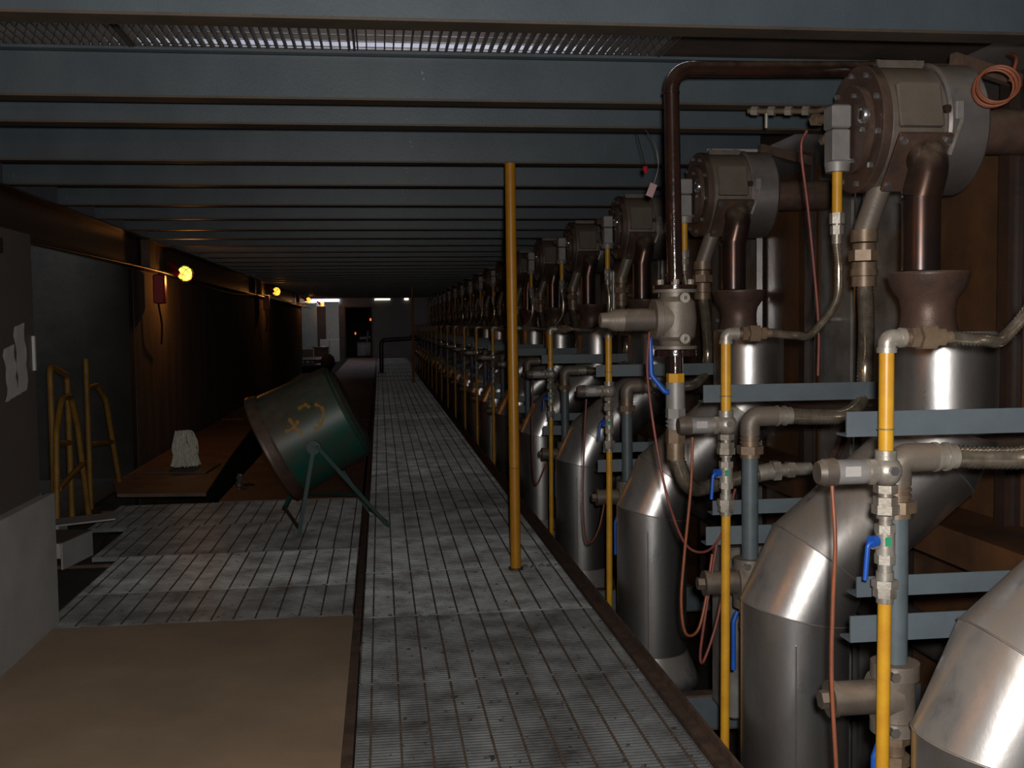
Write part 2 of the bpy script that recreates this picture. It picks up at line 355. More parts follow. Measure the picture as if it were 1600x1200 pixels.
for i, y in enumerate(by[2:], 2):
    if i < len(ordn): dup(beam0, y-by[1], ordn[i])
    else: dup(beam0, y-by[1], 'dark distant ceiling beam in the receding row far down the walkway', 'distant ceiling beams')

# girder along the left wall, with its flanges, and the brackets on it
t = thing('longitudinal_girder', 'long dark steel girder along the left wall carrying the ceiling beam ends', 'girder', (-2.5, 3, 2.12))
MB().box((-2.545, 19.5, 2.29), (0.012, 36, 0.32)).build('web', blacksteel, t)
MB().box((-2.5, 20.5, 2.4525), (0.13, 37.5, 0.013)).build('top_flange', blacksteel, t)
MB().box((-2.5, 20.5, 2.13), (0.13, 37.5, 0.013)).build('bottom_flange', blacksteel, t)
for y in (11.9, 22.5, 33.0): MB().box((-2.47, y, 2.29), (0.09, 0.3, 0.30)).build('stiffener', rust_strip, t)

# ------------------------------------------------------------------ walkways
def grate(x0, x1, y0, y1, label, group=None, rot=0.0):
    t = thing('floor_grating', label, 'grating', ((x0+x1)/2, (y0+y1)/2, -0.03), group)
    b = MB(); n = max(6, round((y1-y0-0.02)/0.0245))
    for k in range(n): b.box(((x0+x1)/2, y0+0.008+(y1-y0-0.016)*k/(n-1), -0.0155), (x1-x0-0.012, 0.0075, 0.03))
    b.build('bearing_bars', galv, t); c = MB(); m_ = round((x1-x0)/0.113)
    for k in range(m_): c.box((x0+(x1-x0)*(k+0.5)/m_, (y0+y1)/2, -0.0035), (0.0085, y1-y0-0.014, 0.009))
    c.build('cross_rods', rod_rust, t); 
    for x in (x0+0.004, x1-0.004): MB().box((x, (y0+y1)/2, -0.015), (0.006, y1-y0-0.006, 0.032)).build('edge_band', galv, t)
    return t
GX0, GX1 = -0.115, 1.085
gy = [1.3, 2.32, 3.34, 4.38, 5.40, 6.38]
gl = {1: 'walkway grating panel just below the bottom edge of the frame', 2: 'nearest visible grating panel of the right-hand walkway, at the bottom of the frame', 3: 'second visible grating panel of the right-hand walkway, level with the middle of the brown board',
      4: 'third visible walkway grating panel, ending at the foot of the near ochre pole'}
for k in range(1, 5): grate(GX0, GX1, gy[k], gy[k+1]-0.01, gl[k])
y = 6.38; k = 0; g0 = None
names = ['walkway grating panel with the near ochre pole standing at its front edge', 'second grating panel beyond the near ochre pole, beside the green drum legs', 'third grating panel beyond the near ochre pole, right of the green drum']
while y < 47.5:
    if g0 is None: g0 = grate(GX0, GX1, y, y+1.03, names[0])
    else:
        lb = names[k] if k < 3 else 'distant walkway grating panel receding to the far wall'
        c = dup(g0, y-6.38, lb, None if k < 3 else 'distant walkway gratings', dz=random.uniform(-0.003, 0.004)); c.rotation_euler = (random.uniform(-0.004, 0.004), 0, 0)
    y += 1.04; k += 1
# left-hand gratings beyond the board
grate(-1.72, -0.165, 5.47, 6.13, 'short floor grating panel touching the far edge of the brown board')
grate(-1.72, -0.165, 6.14, 7.12, 'left-hand floor grating panel, second beyond the brown board')
grate(-1.9, -0.165, 7.13, 8.16, 'left-hand floor grating panel under the front legs of the green drum')
grate(-2.2, -0.165, 8.17, 9.2, 'left-hand floor grating panel ending at the rusty plates behind the drum')
solo(MB().box((-0.14, 24.5, -0.03), (0.038, 46, 0.066)), 'walkway_joist', rust_strip, 'long rusty steel strip between the left floor and the right-hand walkway', 'strip')
solo(MB().box((1.118, 24.5, -0.02), (0.05, 46.5, 0.07)).box((1.14, 24.5, 0.015), (0.012, 46.5, 0.07)).box((1.12, 24.5, -0.12), (0.02, 46.5, 0.14)), 'kerb_angle', rust_strip, 'long brown steel kerb along the right edge of the walkway', 'kerb')
# brown board in the foreground
solo(MB().box((-0.905, 3.3, -0.006), (1.49, 4.3, 0.018), bev=0.003), 'floor_board', plywood, 'large dusty brown board on the floor at lower left', 'board')
for (x, y, w, z, lb) in ((-1.2, 5.0, 3.0, -0.06, 'rusty cross bearer under the far end of the brown board'), (-1.2, 3.0, 3.0, -0.06, 'rusty cross bearer under the middle of the brown board'), (-1.25, 7.12, 2.2, -0.08, 'rusty cross bearer under the left-hand gratings'), (-1.25, 9.2, 2.2, -0.08, 'dark cross bearer where the left-hand gratings meet the rusty plates')):
    solo(MB().box((x, y, z), (w, 0.055, 0.08)), 'floor_bearer', rust_strip, lb, 'bearer')
# rusty plates beyond
py = [9.24, 11.9, 14.2, 16.8, 20.5, 25.0, 30.0, 35.5, 41.5, 48.8]
pl = ['rusty steel floor plate directly behind the green drum, on which the shiny can lies', 'second rusty floor plate behind the green drum', 'third rusty floor plate, partly hidden by the drum']
for k in range(len(py)-1):
    lb = pl[k] if k < 3 else 'distant rusty floor plate left of the far gratings'
    solo(MB().box((-0.79, (py[k]+py[k+1])/2, -0.006+0.002*(k % 2)), (1.22, py[k+1]-py[k]-0.03, 0.012)), 'steel_floor_plate', rust_plate, lb, 'plate', None if k < 3 else 'distant rusty floor plates')
# raised skewed plate by the wall
def slab(pts, z0, z1):
    b = MB(); n = len(pts); b.v = [Vector((x, y, z0)) for x, y in pts]+[Vector((x, y, z1)) for x, y in pts]
    b.face(list(range(n))[::-1]); b.face([n+k for k in range(n)])
    for k in range(n): b.face([k, (k+1) % n, n+(k+1) % n, n+k])
    return b
solo(slab([(-2.3, 9.5), (-1.53, 9.4), (-1.70, 12.4), (-1.90, 16.8), (-2.5, 16.8), (-2.5, 10.2)], 0.025, 0.055), 'raised_steel_plate', rust_plate, 'raised rusty plate along the left wall with the mop head on it', 'plate')
solo(slab([(-1.92, 17.0), (-2.0, 22), (-2.5, 22), (-2.5, 17.0)], 0.025, 0.05), 'raised_steel_plate', rust_plate, 'second raised rusty plate further along the left wall', 'plate')
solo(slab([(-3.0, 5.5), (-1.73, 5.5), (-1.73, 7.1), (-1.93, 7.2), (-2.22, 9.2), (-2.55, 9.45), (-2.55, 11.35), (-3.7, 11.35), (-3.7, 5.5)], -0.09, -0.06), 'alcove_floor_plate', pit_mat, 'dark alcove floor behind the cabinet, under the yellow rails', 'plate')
solo(MB().box((-2.2, 28, -0.08), (0.75, 33, 0.04)), 'channel_floor_plate', blacksteel, 'long dark floor strip beside the left wall, below the raised plates', 'plate')

# ------------------------------------------------------------------ ochre poles
def pole(x, y, label, tilt, h=2.455):
    t = thing('support_pole', label, 'pole', (x, y, 0))
    MB().cyl((x, y, -0.06), (x+tilt, y+0.02, h), 0.032, seg=24).build('pole_tube', ochre, t)
    MB().lathe((x, y, 0.0), (0, 0, 1), [(0, 0.033), (0, 0.046), (0.012, 0.046), (0.012, 0.033)]).build('base_collar', rustcast, t)
    MB().cyl((x-0.002, y, 0.62), (x-0.002, y, 0.626), 0.0335).build('band', darkyellow, t); return t
pole(0.797, 6.32, 'near ochre steel pole standing in the walkway up to the beam', -0.003)
pole(0.85, 27.5, 'far ochre pole, small, in the distant part of the walkway', 0.0)
bk = MB()
for i in range(5): bk.lathe((0.86+i*0.052, 6.375+random.uniform(-.01, .01), 0.003), (0, 0, 1), [(0, 0.0), (0, 0.021), (0.008, 0.018), (0.012, 0.0)], 10)
for i in range(5):
    x = 0.86+i*0.05
    solo(MB().lathe((x, 6.36+random.uniform(-.008, .008), 0.001), (random.uniform(-.3, .3), -0.3, 1), [(0, 0.0), (0, 0.020), (0.007, 0.018), (0.012, 0.006), (0.012, 0)], 10), 'clamp_washer', galv, 'small dark and pale clamp in the row right of the ochre pole foot', 'clamp', 'clamps beside the ochre pole foot')
# far inverted black pipe rail
t = thing('pipe_rail', 'far black pipe rail shaped as an inverted U at the end of the walkway', 'rail', (0.04, 33, 0))
MB().tube(arcs([(0.04, 33, 0), (0.04, 33, 1.02), (1.25, 33, 1.07)], 0.14), 0.065, 14).build('rail_tube', blackpipe, t)
MB().box((0.04, 33, 0.01), (0.24, 0.24, 0.02)).build('foot_plate', rust_strip, t)

# ------------------------------------------------------------------ cabinet (left foreground)
t = thing('electrical_cabinet', 'tall grey-brown metal cabinet at the left edge with papers taped on it', 'cabinet', (-2.0, 3.9, 0))
cx0, cx1, cy0, cy1 = -2.35, -1.70, 2.2, 5.50
MB().box(((cx0+cx1)/2, (cy0+cy1)/2, 1.0), (cx1-cx0, cy1-cy0, 1.93), bev=0.006).build('body', cabinet_m, t)
p = MB().box((-1.675, (cy0+cy1)/2+0.03, 0.335), (0.05, cy1-cy0+0.06, 0.67), bev=0.004).box((-2.0, cy1+0.03, 0.335), (0.62, 0.05, 0.67)); p.build('lower_panel', cabinet_l, t)
MB().box((-1.6955, 5.0, 1.88), (0.008, 0.16, 0.07)).build('nameplate', blacksteel, t)
MB().box((-1.692, 5.46, 1.38), (0.014, 0.02, 0.17)).build('hinge', cabinet_l, t)
MB().box((-1.692, 4.3, 1.3), (0.014, 0.006, 1.2)).build('door_seam', blacksteel, t)
for (y0, y1, z0, z1, lb) in ((5.17, 5.31, 1.19, 1.51, 'longer crumpled paper sheet taped to the cabinet, on the right'), (5.02, 5.16, 1.17, 1.41, 'shorter paper sheet taped to the cabinet, on the left')):
    b = MB(); n = 8; i0 = 0
    for i in range(n+1):
        for j in range(5):
            b.v.append(Vector((-1.689+0.008*abs(math.sin(i*0.9+j*1.7)), y0+(y1-y0)*j/4+0.012*math.sin(i*0.6), z0+(z1-z0)*i/n+(0.02*j/4))))
    for i in range(n):
        for j in range(4): b.face([i*5+j, i*5+j+1, (i+1)*5+j+1, (i+1)*5+j], True)
    solo(b, 'paper_sheet', paper, lb, 'paper')
# pale bent sheet beside the cabinet
t = thing('sheet_offcut', 'pale bent metal sheet lying on the floor just behind the cabinet corner', 'sheet', (-2.1, 6.95, 0))
RZ = Matrix.Rotation(R(-10), 3, 'Z')
def oc(x, y, z): return Vector((-1.99, 6.80, 0))+RZ@Vector((x, y, z))
MB().box(oc(-0.20, 0.21, 0.165), (0.40, 0.42, 0.012), RZ).build('top_face', cabinet_m, t)
MB().box(oc(-0.20, 0.005, 0.115), (0.40, 0.01, 0.09), RZ).box(oc(-0.20, -0.005, 0.158), (0.40, 0.03, 0.016), RZ).build('front_lip', paper, t)
MB().box(oc(0.0, 0.21, 0.083), (0.012, 0.42, 0.165), RZ).build('side_flap', cabinet_l, t)
MB().box(oc(-0.15, 0.62, 0.20), (0.5, 0.3, 0.01), Matrix.Rotation(R(-5), 3, 'Y')).box(oc(-0.3, 0.62, 0.09), (0.02, 0.2, 0.2)).build('rear_flap', cabinet_l, t)
# yellow tubular rails leaning in the alcove
def railset(name, pathl, label, loc, r=0.024):
    t = thing(name, label, 'rail', loc)
    for i, (pts, rad, nm) in enumerate(pathl): MB().tube(arcs(pts, rad), r, 10).build(nm, darkyellow, t)
    return t
railset('guard_rail', [([(-2.5, 8.42, -0.06), (-2.5, 8.42, 1.22), (-2.5, 8.86, 1.12), (-2.5, 8.86, -0.06)], 0.05, 'hoop'), ([(-2.5, 8.42, 0.62), (-2.5, 8.86, 0.58)], 0, 'cross_tube')],
        'square-topped yellow tubular guard rail nearest the cabinet in the alcove', (-2.5, 8.6, -0.06))
railset('arched_rail', [([(-2.40, 8.10, -0.06), (-2.42, 8.25, 0.72), (-2.43, 8.45, 0.97), (-2.44, 8.72, 0.97), (-2.44, 8.88, 0.72), (-2.42, 9.05, -0.06)], 0.13, 'hoop'), ([(-2.41, 8.22, 0.30), (-2.43, 8.98, 0.40)], 0, 'cross_tube')],
        'round-topped yellow hoop rail leaning against the square-topped rail', (-2.42, 8.6, -0.06))
railset('hand_rail', [([(-2.5, 9.42, -0.06), (-2.5, 9.42, 1.24)], 0, 'post'), ([(-2.5, 9.44, 0.99), (-2.5, 9.72, 1.0), (-2.48, 9.95, 0.86), (-2.45, 10.28, -0.06)], 0.16, 'hoop'), ([(-2.5, 9.42, 0.5), (-2.47, 10.1, 0.45)], 0, 'cross_tube')],
        'yellow tubular rail with a curved arm, rightmost of the rails in the alcove', (-2.5, 9.8, -0.06))

# ------------------------------------------------------------------ wall lamps, cable, sockets
cab = MB(); P = []
ys = [2.0, 1.6, 8.6, 12.4, 13.0, 24.4, 35.2, 43.4, 48.1]
pts = [(-2.42, 0.9, 2.14), (-2.42, 4.6, 2.09), (-2.42, 8.6, 2.11), (-2.42, 12.35, 2.12), (-2.42, 18, 2.05), (-2.42, 24.2, 2.18), (-2.42, 30, 2.14), (-2.42, 35.2, 2.24), (-2.42, 43.4, 2.27), (-2.42, 48.0, 2.36), (-2.42, 48.96, 2.40)]
solo(cab.tube(catmull(pts, 8), 0.011, 8), 'festoon_cable', blacksteel, 'long dark lamp cable strung along the left wall below the girder', 'cable')
def lamp(x, y, z, label, far=False):
    t = thing('festoon_lamp', label, 'lamp', (x, y, z))
    MB().sphere((x, y, z), 0.085 if not far else 0.09, 20, 12).build('lit_globe', bulbfar if far else bulb, t)
    d = Vector((0.75, -0.35, -0.45)).normalized(); o = Vector((x, y, z))
    c = MB(); a, b_, dd = frame(d)
    for ax in (a, b_, (a+b_).normalized(), (a-b_).normalized()): c.torus(o, ax, 0.098, 0.0035, 28, 5)
    for s_ in (-0.05, 0.035): c.torus(o+dd*s_, dd, math.sqrt(0.098**2-s_**2), 0.0035, 28, 5)
    c.build('wire_cage', blacksteel, t)
    MB().lathe(o-d*0.14, d, [(0, 0.0), (0, 0.04), (0.05, 0.045), (0.08, 0.075)], 18, True).build('collar', silverbox, t)
    e = o-d*0.14; w = Vector((-2.41, y-0.12, z+0.0))
    MB().tube(catmull([e, e-d*0.10, w+Vector((0.05, 0, 0.0)), w]), 0.03, 10).build('red_holder', red, t)
    return t
ll = ['caged festoon lamp above the cabinet top, before the row down the left wall', 'nearest lit caged lamp on the left wall, large yellow globe with red holder', 'second lit caged lamp down the left wall, smaller and more orange',
      'third lit orange lamp down the left wall', 'fourth lit lamp, left one of the two close together far away', 'fifth lit lamp, right one of the two close together far away']
for i, (x, y, z) in enumerate(LAMPS): lamp(x, y, z, ll[i], i > 1)
for (y, z, lb) in ((12.3, 1.93, 'red socket hanging under the nearest lit lamp on the left wall'), (23.6, 2.0, 'small dark red socket hanging under the second lit lamp')):
    t = thing('red_socket', lb, 'socket', (-2.46, y, z-0.17))
    MB().box((-2.44, y, z), (0.13, 0.13, 0.33), bev=0.015).build('body', red, t)
    MB().tube([(-2.44, y, z+0.16), (-2.42, y, z+0.2)], 0.02, 8).build('neck', blacksteel, t)
    MB().tube(catmull([(-2.46, y, z-0.165), (-2.45, y+0.1, z-0.4), (-2.5, y+0.3, z-0.62)]), 0.012, 6).build('tail_cable', blacksteel, t)

# ------------------------------------------------------------------ mop head, can
t = thing('mop_head', 'ragged white mop head standing on a small board by the left wall', 'mop', (-2.0, 11.1, 0.075))
solo(slab([(-2.34, 10.75), (-1.72, 10.62), (-1.68, 11.3), (-2.2, 11.45)], 0.056, 0.074), 'small_board', rust_plate, 'small thin brown board under the mop head', 'board')
b = MB(); random.seed(3)
for k in range(230):
    a = random.uniform(0, 6.283); r0 = 0.115*math.sqrt(random.random()); h = 0.37*random.uniform(0.78, 1.0)
    ca, sa = math.cos(a), math.sin(a); q = [(-2.0+0.8*r0*ca, 11.1+0.8*r0*sa, 0.075+h)]
    for u_ in (0.75, 0.5, 0.25): q.append((-2.0+r0*ca+random.uniform(-.022, .022), 11.1+r0*sa+random.uniform(-.022, .022), 0.075+h*u_))
    e_ = random.uniform(1.0, 1.45); q.append((-2.0+e_*r0*ca, 11.1+e_*r0*sa, 0.084)); b.tube(catmull(q, 4), 0.008, 5)
b.build('strands', white, t)

t = thing('crushed_can', 'small shiny crushed can lying on the rusty floor plate', 'can', (-1.33, 10.1, 0))
MB().lathe((-1.33, 10.06, 0.05), (0.15, 0.25, 1), [(-0.05, 0), (-0.05, 0.026), (-0.02, 0.036), (0.0, 0.024), (0.025, 0.037), (0.05, 0.028), (0.07, 0.034), (0.075, 0.0)], 9).build('can_body', chrome, t)
MB().tube(catmull([(-1.30, 10.1, 0.012), (-1.24, 10.14, 0.014), (-1.2, 10.1, 0.012)]), 0.012, 6).build('torn_lid', blacksteel, t)

# ------------------------------------------------------------------ green tilting drum on legs
t = thing('tilting_drum', 'dirty green open drum tilted on a green leg frame, with ochre marks', 'drum', (-0.45, 8.1, 0))
A = Vector((-0.80, 8.12, 0.578)); B = Vector((-0.243, 8.12, 0.857)); AX = (B-A).normalized(); LN = (B-A).length
MB().lathe(A, AX, [(0.07, 0.385), (0.03, 0.40), (0.03, 0.405), (0.07, 0.41), (LN-0.03, 0.375), (LN, 0.355), (LN+0.03, 0.29), (LN+0.045, 0.0)], 48).lathe(A, AX, [(0.03, 0.39), (LN-0.03, 0.36), (LN-0.02, 0)], 48).build('shell', green, t)
MB().lathe(A, AX, [(-0.02, 0.415), (-0.03, 0.43), (-0.02, 0.438), (0.0, 0.435), (0.05, 0.418), (0.07, 0.408)], 48).lathe(A, AX, [(-0.02, 0.415), (0.03, 0.395)], 48).build('rim', rustcast, t)
MB().torus(A+AX*(LN-0.02), AX, 0.368, 0.008, 48, 8).build('bottom_bead', greenleg, t)
def surf(x, z):
    p = Vector((x, 0, z))-Vector((A.x, 0, A.z)); ax = p.dot(AX); dd = (p-AX*ax).length; r_ = 0.41+(0.375-0.41)*ax/LN
    return Vector((x, A.y-math.sqrt(max(r_*r_-dd*dd, 0))-0.003, z))
def stroke(pts, w=0.013):
    b = MB(); pts = [surf(*q) for q in catmull2(pts)]
    for i, p in enumerate(pts):
        d = (pts[min(i+1, len(pts)-1)]-pts[max(i-1, 0)]).normalized(); n_ = Vector((-d.z, 0, d.x)).normalized()*w*(0.8+0.3*math.sin(i*1.3))
        for q in (p+n_, p-n_): s_ = surf(q.x, q.z); b.v += [s_, s_+Vector((0, 0.004, 0))]
        if i:
            k = 4*(i-1); b.face([k, k+2, k+6, k+4]); b.face([k, k+4, k+5, k+1]); b.face([k+2, k+3, k+7, k+6])
    return b
def catmull2(pts): return [(v.x, v.z) for v in catmull([(x, 0, z) for x, z in pts], 6)]
# pixel-measured marks: an x, then a bracket-like sign
for nm, pts in (('paint_mark', [(-0.665, 0.83), (-0.60, 0.745), (-0.57, 0.72)]), ('paint_mark', [(-0.595, 0.815), (-0.63, 0.765), (-0.69, 0.735)]),
                ('paint_mark', [(-0.60, 0.895), (-0.545, 0.925), (-0.515, 0.905)]), ('paint_mark', [(-0.48, 0.93), (-0.425, 0.90), (-0.42, 0.82), (-0.45, 0.765), (-0.49, 0.76)]), ('paint_mark', [(-0.46, 0.80), (-0.42, 0.79)])):
    stroke(pts).build(nm, graffiti, t)
MB().cyl((-0.49, 7.70, 0.62), (-0.49, 7.77, 0.62), 0.05).cyl((-0.49, 8.47, 0.62), (-0.49, 8.55, 0.62), 0.05).build('pivot', greenleg, t)
for a, b_ in (((-0.485, 7.70, 0.63), (-0.606, 7.71, 0)), ((-0.47, 7.70, 0.63), (0.042, 7.83, 0)), ((-0.50, 8.56, 0.60), (-0.806, 8.70, 0)), ((-0.48, 8.56, 0.60), (-0.105, 8.50, 0))):
    MB().bar(a, b_, 0.028, 0.028).build('leg', greenleg, t)
MB().bar((-0.165, 7.79, 0.255), (-0.72, 8.66, 0.14), 0.022, 0.022).build('cross_brace', greenleg, t)
MB().bar((-0.605, 7.72, 0.03), (-0.80, 8.69, 0.03), 0.02, 0.02).build('foot_rail', rust_strip, t)
MB().bar((0.03, 7.83, 0.03), (-0.11, 8.5, 0.03), 0.02, 0.02).build('foot_rail', rust_strip, t)

# ------------------------------------------------------------------ burner unit template, at unit position 0 (y measured from there)
HZ = 2.20
def build_unit(Y):
    T = {}
    # --- burner head
    t = thing('burner_head', 'x', 'burner', (1.95, Y, 1.95)); T['head'] = t
    MB().lathe((1.80, Y, HZ), (1, 0, 0), [(0, 0.0), (0, 0.215), (0.008, 0.222), (0.21, 0.222), (0.21, 0.19)], 44).build('body', cast, t)
    MB().lathe((1.765, Y, HZ), (1, 0, 0), [(0, 0.0), (0, 0.228), (0.004, 0.232), (0.034, 0.232), (0.034, 0.0)], 44).build('front_flange', rustcast, t)
    MB().lathe((1.742, Y, HZ), (1, 0, 0), [(0, 0.0), (0, 0.155), (0.005, 0.162), (0.024, 0.162)], 40).build('cover_plate', rustcast, t)
    MB().lathe((2.005, Y, HZ), (1, 0, 0), [(0, 0.0), (0, 0.235), (0.010, 0.243), (0.022, 0.243), (0.022, 0.238), (0.150, 0.238), (0.165, 0.222), (0.165, 0.0)], 44).build('rear_drum', drum_sheet, t)
    MB().cyl((2.17, Y, HZ), (2.56, Y, HZ), 0.085, seg=24).build('neck', rustcast, t)
    for k in range(10):
        a = 2*math.pi*(k+0.3)/10; y, z = Y+0.203*math.cos(a), HZ+0.203*math.sin(a)
        MB().hexn((1.752, y, z), (1.766, y, z), 0.011).build('flange_bolt', chrome, t)
    for a in (0.7, 2.0, 3.3, 4.4, 5.5):
        y, z = Y+0.125*math.cos(a), HZ+0.125*math.sin(a); MB().hexn((1.73, y, z), (1.743, y, z), 0.009).build('cover_bolt', chrome, t)
    MB().box((1.91, Y, HZ+0.225), (0.17, 0.13, 0.02)).box((1.91, Y-0.06, HZ+0.232), (0.18, 0.012, 0.02)).build('top_pad', cast, t)
    for dx in (-0.07, 0.07): MB().hexn((1.91+dx, Y-0.03, HZ+0.235), (1.91+dx, Y-0.03, HZ+0.25), 0.01).build('pad_bolt', chrome, t)
    # raised rectangular inspection plate on the camera side
    Mx = Matrix.Rotation(R(-12), 3, 'X')
    MB().box((1.905, Y-0.212, HZ+0.05), (0.165, 0.03, 0.16), Mx, bev=0.006).build('side_pad', cast, t)
    MB().hexn((2.0, Y-0.218, HZ+0.035), (2.0, Y-0.238, HZ+0.035), 0.016).build('side_bolt', blacksteel, t)
    MB().box((2.04, Y-0.238, HZ+0.03), (0.03, 0.02, 0.065), bev=0.003).build('clamp_tab', silverbox, t)
    MB().bar((2.045, Y-0.25, HZ+0.0), (1.995, Y-0.255, HZ-0.13), 0.006, 0.012).build('clamp_rod', fitting, t)
    sg = MB().lathe((1.725, Y-0.135, HZ+0.03), (1, 0, 0), [(0, 0.016), (-0.004, 0.022), (0, 0.030), (0.02, 0.030)], 20, True).build('sight_glass_ring', chrome, t)
    MB().cyl((1.728, Y-0.135, HZ+0.03), (1.74, Y-0.135, HZ+0.03), 0.018).build('glass', blacksteel, sg)
    bx = MB().box((1.70, Y+0.005, HZ+0.045), (0.075, 0.085, 0.085), bev=0.006).build('ignition_box', silverbox, t)
    MB().box((1.70, Y+0.005, HZ-0.06), (0.07, 0.08, 0.12), bev=0.006).build('lower_box', silverbox, bx)
    MB().lathe((1.70, Y+0.005, HZ-0.155), (0, 0, 1), [(0, 0), (0, 0.045), (0.03, 0.05), (0.035, 0.05), (0.035, 0)], 8).build('box_foot', silverbox, bx)
    cg = MB().cyl((1.69, Y+0.05, HZ+0.05), (1.66, Y+0.13, HZ+0.06), 0.018).hexn((1.672, Y+0.10, HZ+0.056), (1.66, Y+0.13, HZ+0.06), 0.024).build('cable_gland', brass, bx)
    MB().cyl((1.71, Y+0.05, HZ-0.02), (1.69, Y+0.11, HZ-0.02), 0.014).hexn((1.695, Y+0.09, HZ-0.02), (1.69, Y+0.115, HZ-0.02), 0.019).build('cable_gland', brass, bx)
    # gas stub: yellow pipe and union under the box
    sx, sy = 1.70, Y+0.005
    MB().cyl((sx, sy, HZ-0.31), (sx, sy, HZ-0.15), 0.0185).build('gas_stub', yellow, t)
    MB().hexn((sx, sy, HZ-0.345), (sx, sy, HZ-0.305), 0.027).hexn((sx, sy, HZ-0.385), (sx, sy, HZ-0.352), 0.024).cyl((sx, sy, HZ-0.42), (sx, sy, HZ-0.30), 0.018).build('stub_union', fitting, t)
    # air stub with big union, angled
    MB().cyl((1.86, Y-0.02, HZ-0.20), (1.80, Y-0.01, HZ-0.38), 0.042).build('air_stub', cast, t)
    u = MB(); q0 = Vector((1.80, Y-0.01, HZ-0.37))
    for (a, b_, r_) in ((0, 0.045, 0.050), (0.05, 0.075, 0.043), (0.075, 0.115, 0.056), (0.12, 0.145, 0.046), (0.145, 0.17, 0.05), (0.172, 0.21, 0.045)):
        u.cyl(q0-Vector((0, 0, a)), q0-Vector((0, 0, b_)), r_, seg=16 if r_ < 0.055 else 6, flat=r_ >= 0.055)
    u.build('air_union', brass, t)
    # outlet: tilted square plate on the camera side and elbow turning down
    Mt = Matrix.Rotation(R(38), 3, 'X')
    pc = Vector((1.91, Y-0.185, HZ-0.145))
    MB().box(pc, (0.20, 0.016, 0.23), Mt, bev=0.003).build('outlet_flange', rustcast, t)
    for sx_ in (-1, 1):
        for sz_ in (-1, 1):
            q = pc+Mt@Vector((sx_*0.082, -0.008, sz_*0.092)); MB().hexn(q, q+Mt@Vector((0, -0.014, 0)), 0.014).build('outlet_bolt', chrome, t)
    FX, FY = 1.93, Y-0.24
    MB().tube(arcs([(FX, Y-0.12, HZ-0.115), (FX, FY-0.02, HZ-0.13), (FX-0.03, FY, HZ-0.28)], 0.09, 8), 0.067, 24, False).build('outlet_elbow', hotpipe, t)
    fl = MB().lathe((FX-0.03, FY, 1.665), (0, 0, 1), [(0, 0.058), (0, 0.064), (0.003, 0.066), (0.252, 0.066), (0.252, 0.071), (0.258, 0.071), (0.258, 0.06)], 28).lathe((FX-0.03, FY, 1.665), (0, 0, 1), [(0, 0.058), (0.25, 0.058)], 28).build('flue_pipe', hotpipe, t)
    # --- exhaust duct, funnel to floor
    t = thing('exhaust_duct', 'x', 'duct', (1.44, FY, -1.2)); T['duct'] = t
    UX, LX, RD = 1.985, 1.44, 0.187
    MB().lathe((FX+0.0, FY, 1.44), (0, 0, 1), [(0.0, 0.105), (0.06, 0.092), (0.09, 0.092), (0.13, 0.10), (0.17, 0.128), (0.21, 0.138), (0.222, 0.142), (0.222, 0.13), (0.14, 0.085), (0.05, 0.08)], 36, True).build('funnel', rustcast, t)
    MB().lathe((UX, FY, 1.10), (0, 0, 1), [(0, RD), (0.34, RD), (0.352, RD-0.01), (0.355, 0.09)], 40).build('upper_section', alu, t)
    def section(c0, n0, c1, n1, name, rbead=True):
        # cylinder between two cutting planes (centre, normal), axis c0->c1
        c0, c1 = Vector(c0), Vector(c1); x, y, d = frame(c1-c0); b = MB(); n = 44
        for c, nn in ((c0, Vector(n0)), (c1, Vector(n1))):
            for k in range(n):
                q = 2*math.pi*k/n; w = (x*math.cos(q)+y*math.sin(q))*RD; tt = -(w.dot(nn))/d.dot(nn); b.v.append(c+w+d*tt)
        for k in range(n): b.face([k, (k+1) % n, n+(k+1) % n, n+k], True)
        o = b.build(name, alu, t)
        if rbead:
            P = [v+(v-c0).normalized()*0.0015 for v in b.v[:n]]; P.append(P[0]); MB().tube(P, 0.0028, 5, False).build('seam_bead', drum_sheet, o)
        return o
    Z = Vector((0, 0, 1)); dd = Vector((0.77, 0, 0.64)).normalized(); dm = (Z+dd).normalized()
    c0 = Vector((LX, FY, -0.28)); c1 = Vector((LX, FY, 0.47)); c2 = c1+dm*0.21; c3 = Vector((UX-0.05, FY, 0)); k_ = (UX-0.06-c2.x)/dd.x; c3 = c2+dd*k_; c4 = Vector((UX, FY, 1.10))
    dn = (c4-c3).normalized()
    n1 = (Z+dm).normalized(); n2 = (dm+dd).normalized(); n3 = (dd+dn).normalized(); n4 = (dn+Z).normalized()
    s_ = section(c0, Z, c1, n1, 'lower_section', True)
    MB().cyl((LX-RD*0.35, FY-RD*0.937, -0.28), (LX-RD*0.35, FY-RD*0.937, 0.40), 0.003, seg=5).build('vertical_seam', drum_sheet, s_)
    section(c1, n1, c2, n2, 'mitre_section'); section(c2, n2, c3, n3, 'sloping_section'); section(c3, n3, c4, n4, 'upper_mitre')
    MB().lathe((LX, FY, -0.46), (0, 0, 1), [(0, 0.0), (0.0, 0.25), (0.015, 0.255), (0.08, 0.235), (0.18, RD+0.004)], 40, True).build('flared_base', alu, t)
    MB().cyl((LX, FY, -1.2), (LX, FY, -0.455), 0.17, seg=24).build('foot', rustcast, t)
    # --- gas train
    GXX, GY = 1.25, Y-0.06
    t = thing('gas_line', 'x', 'gas pipe', (GXX, GY, -1.2)); T['gas'] = t
    MB().cyl((GXX-0.012, GY, -1.2), (GXX, GY, 0.80), 0.0168, seg=18).build('lower_pipe', yellow, t)
    f = MB()
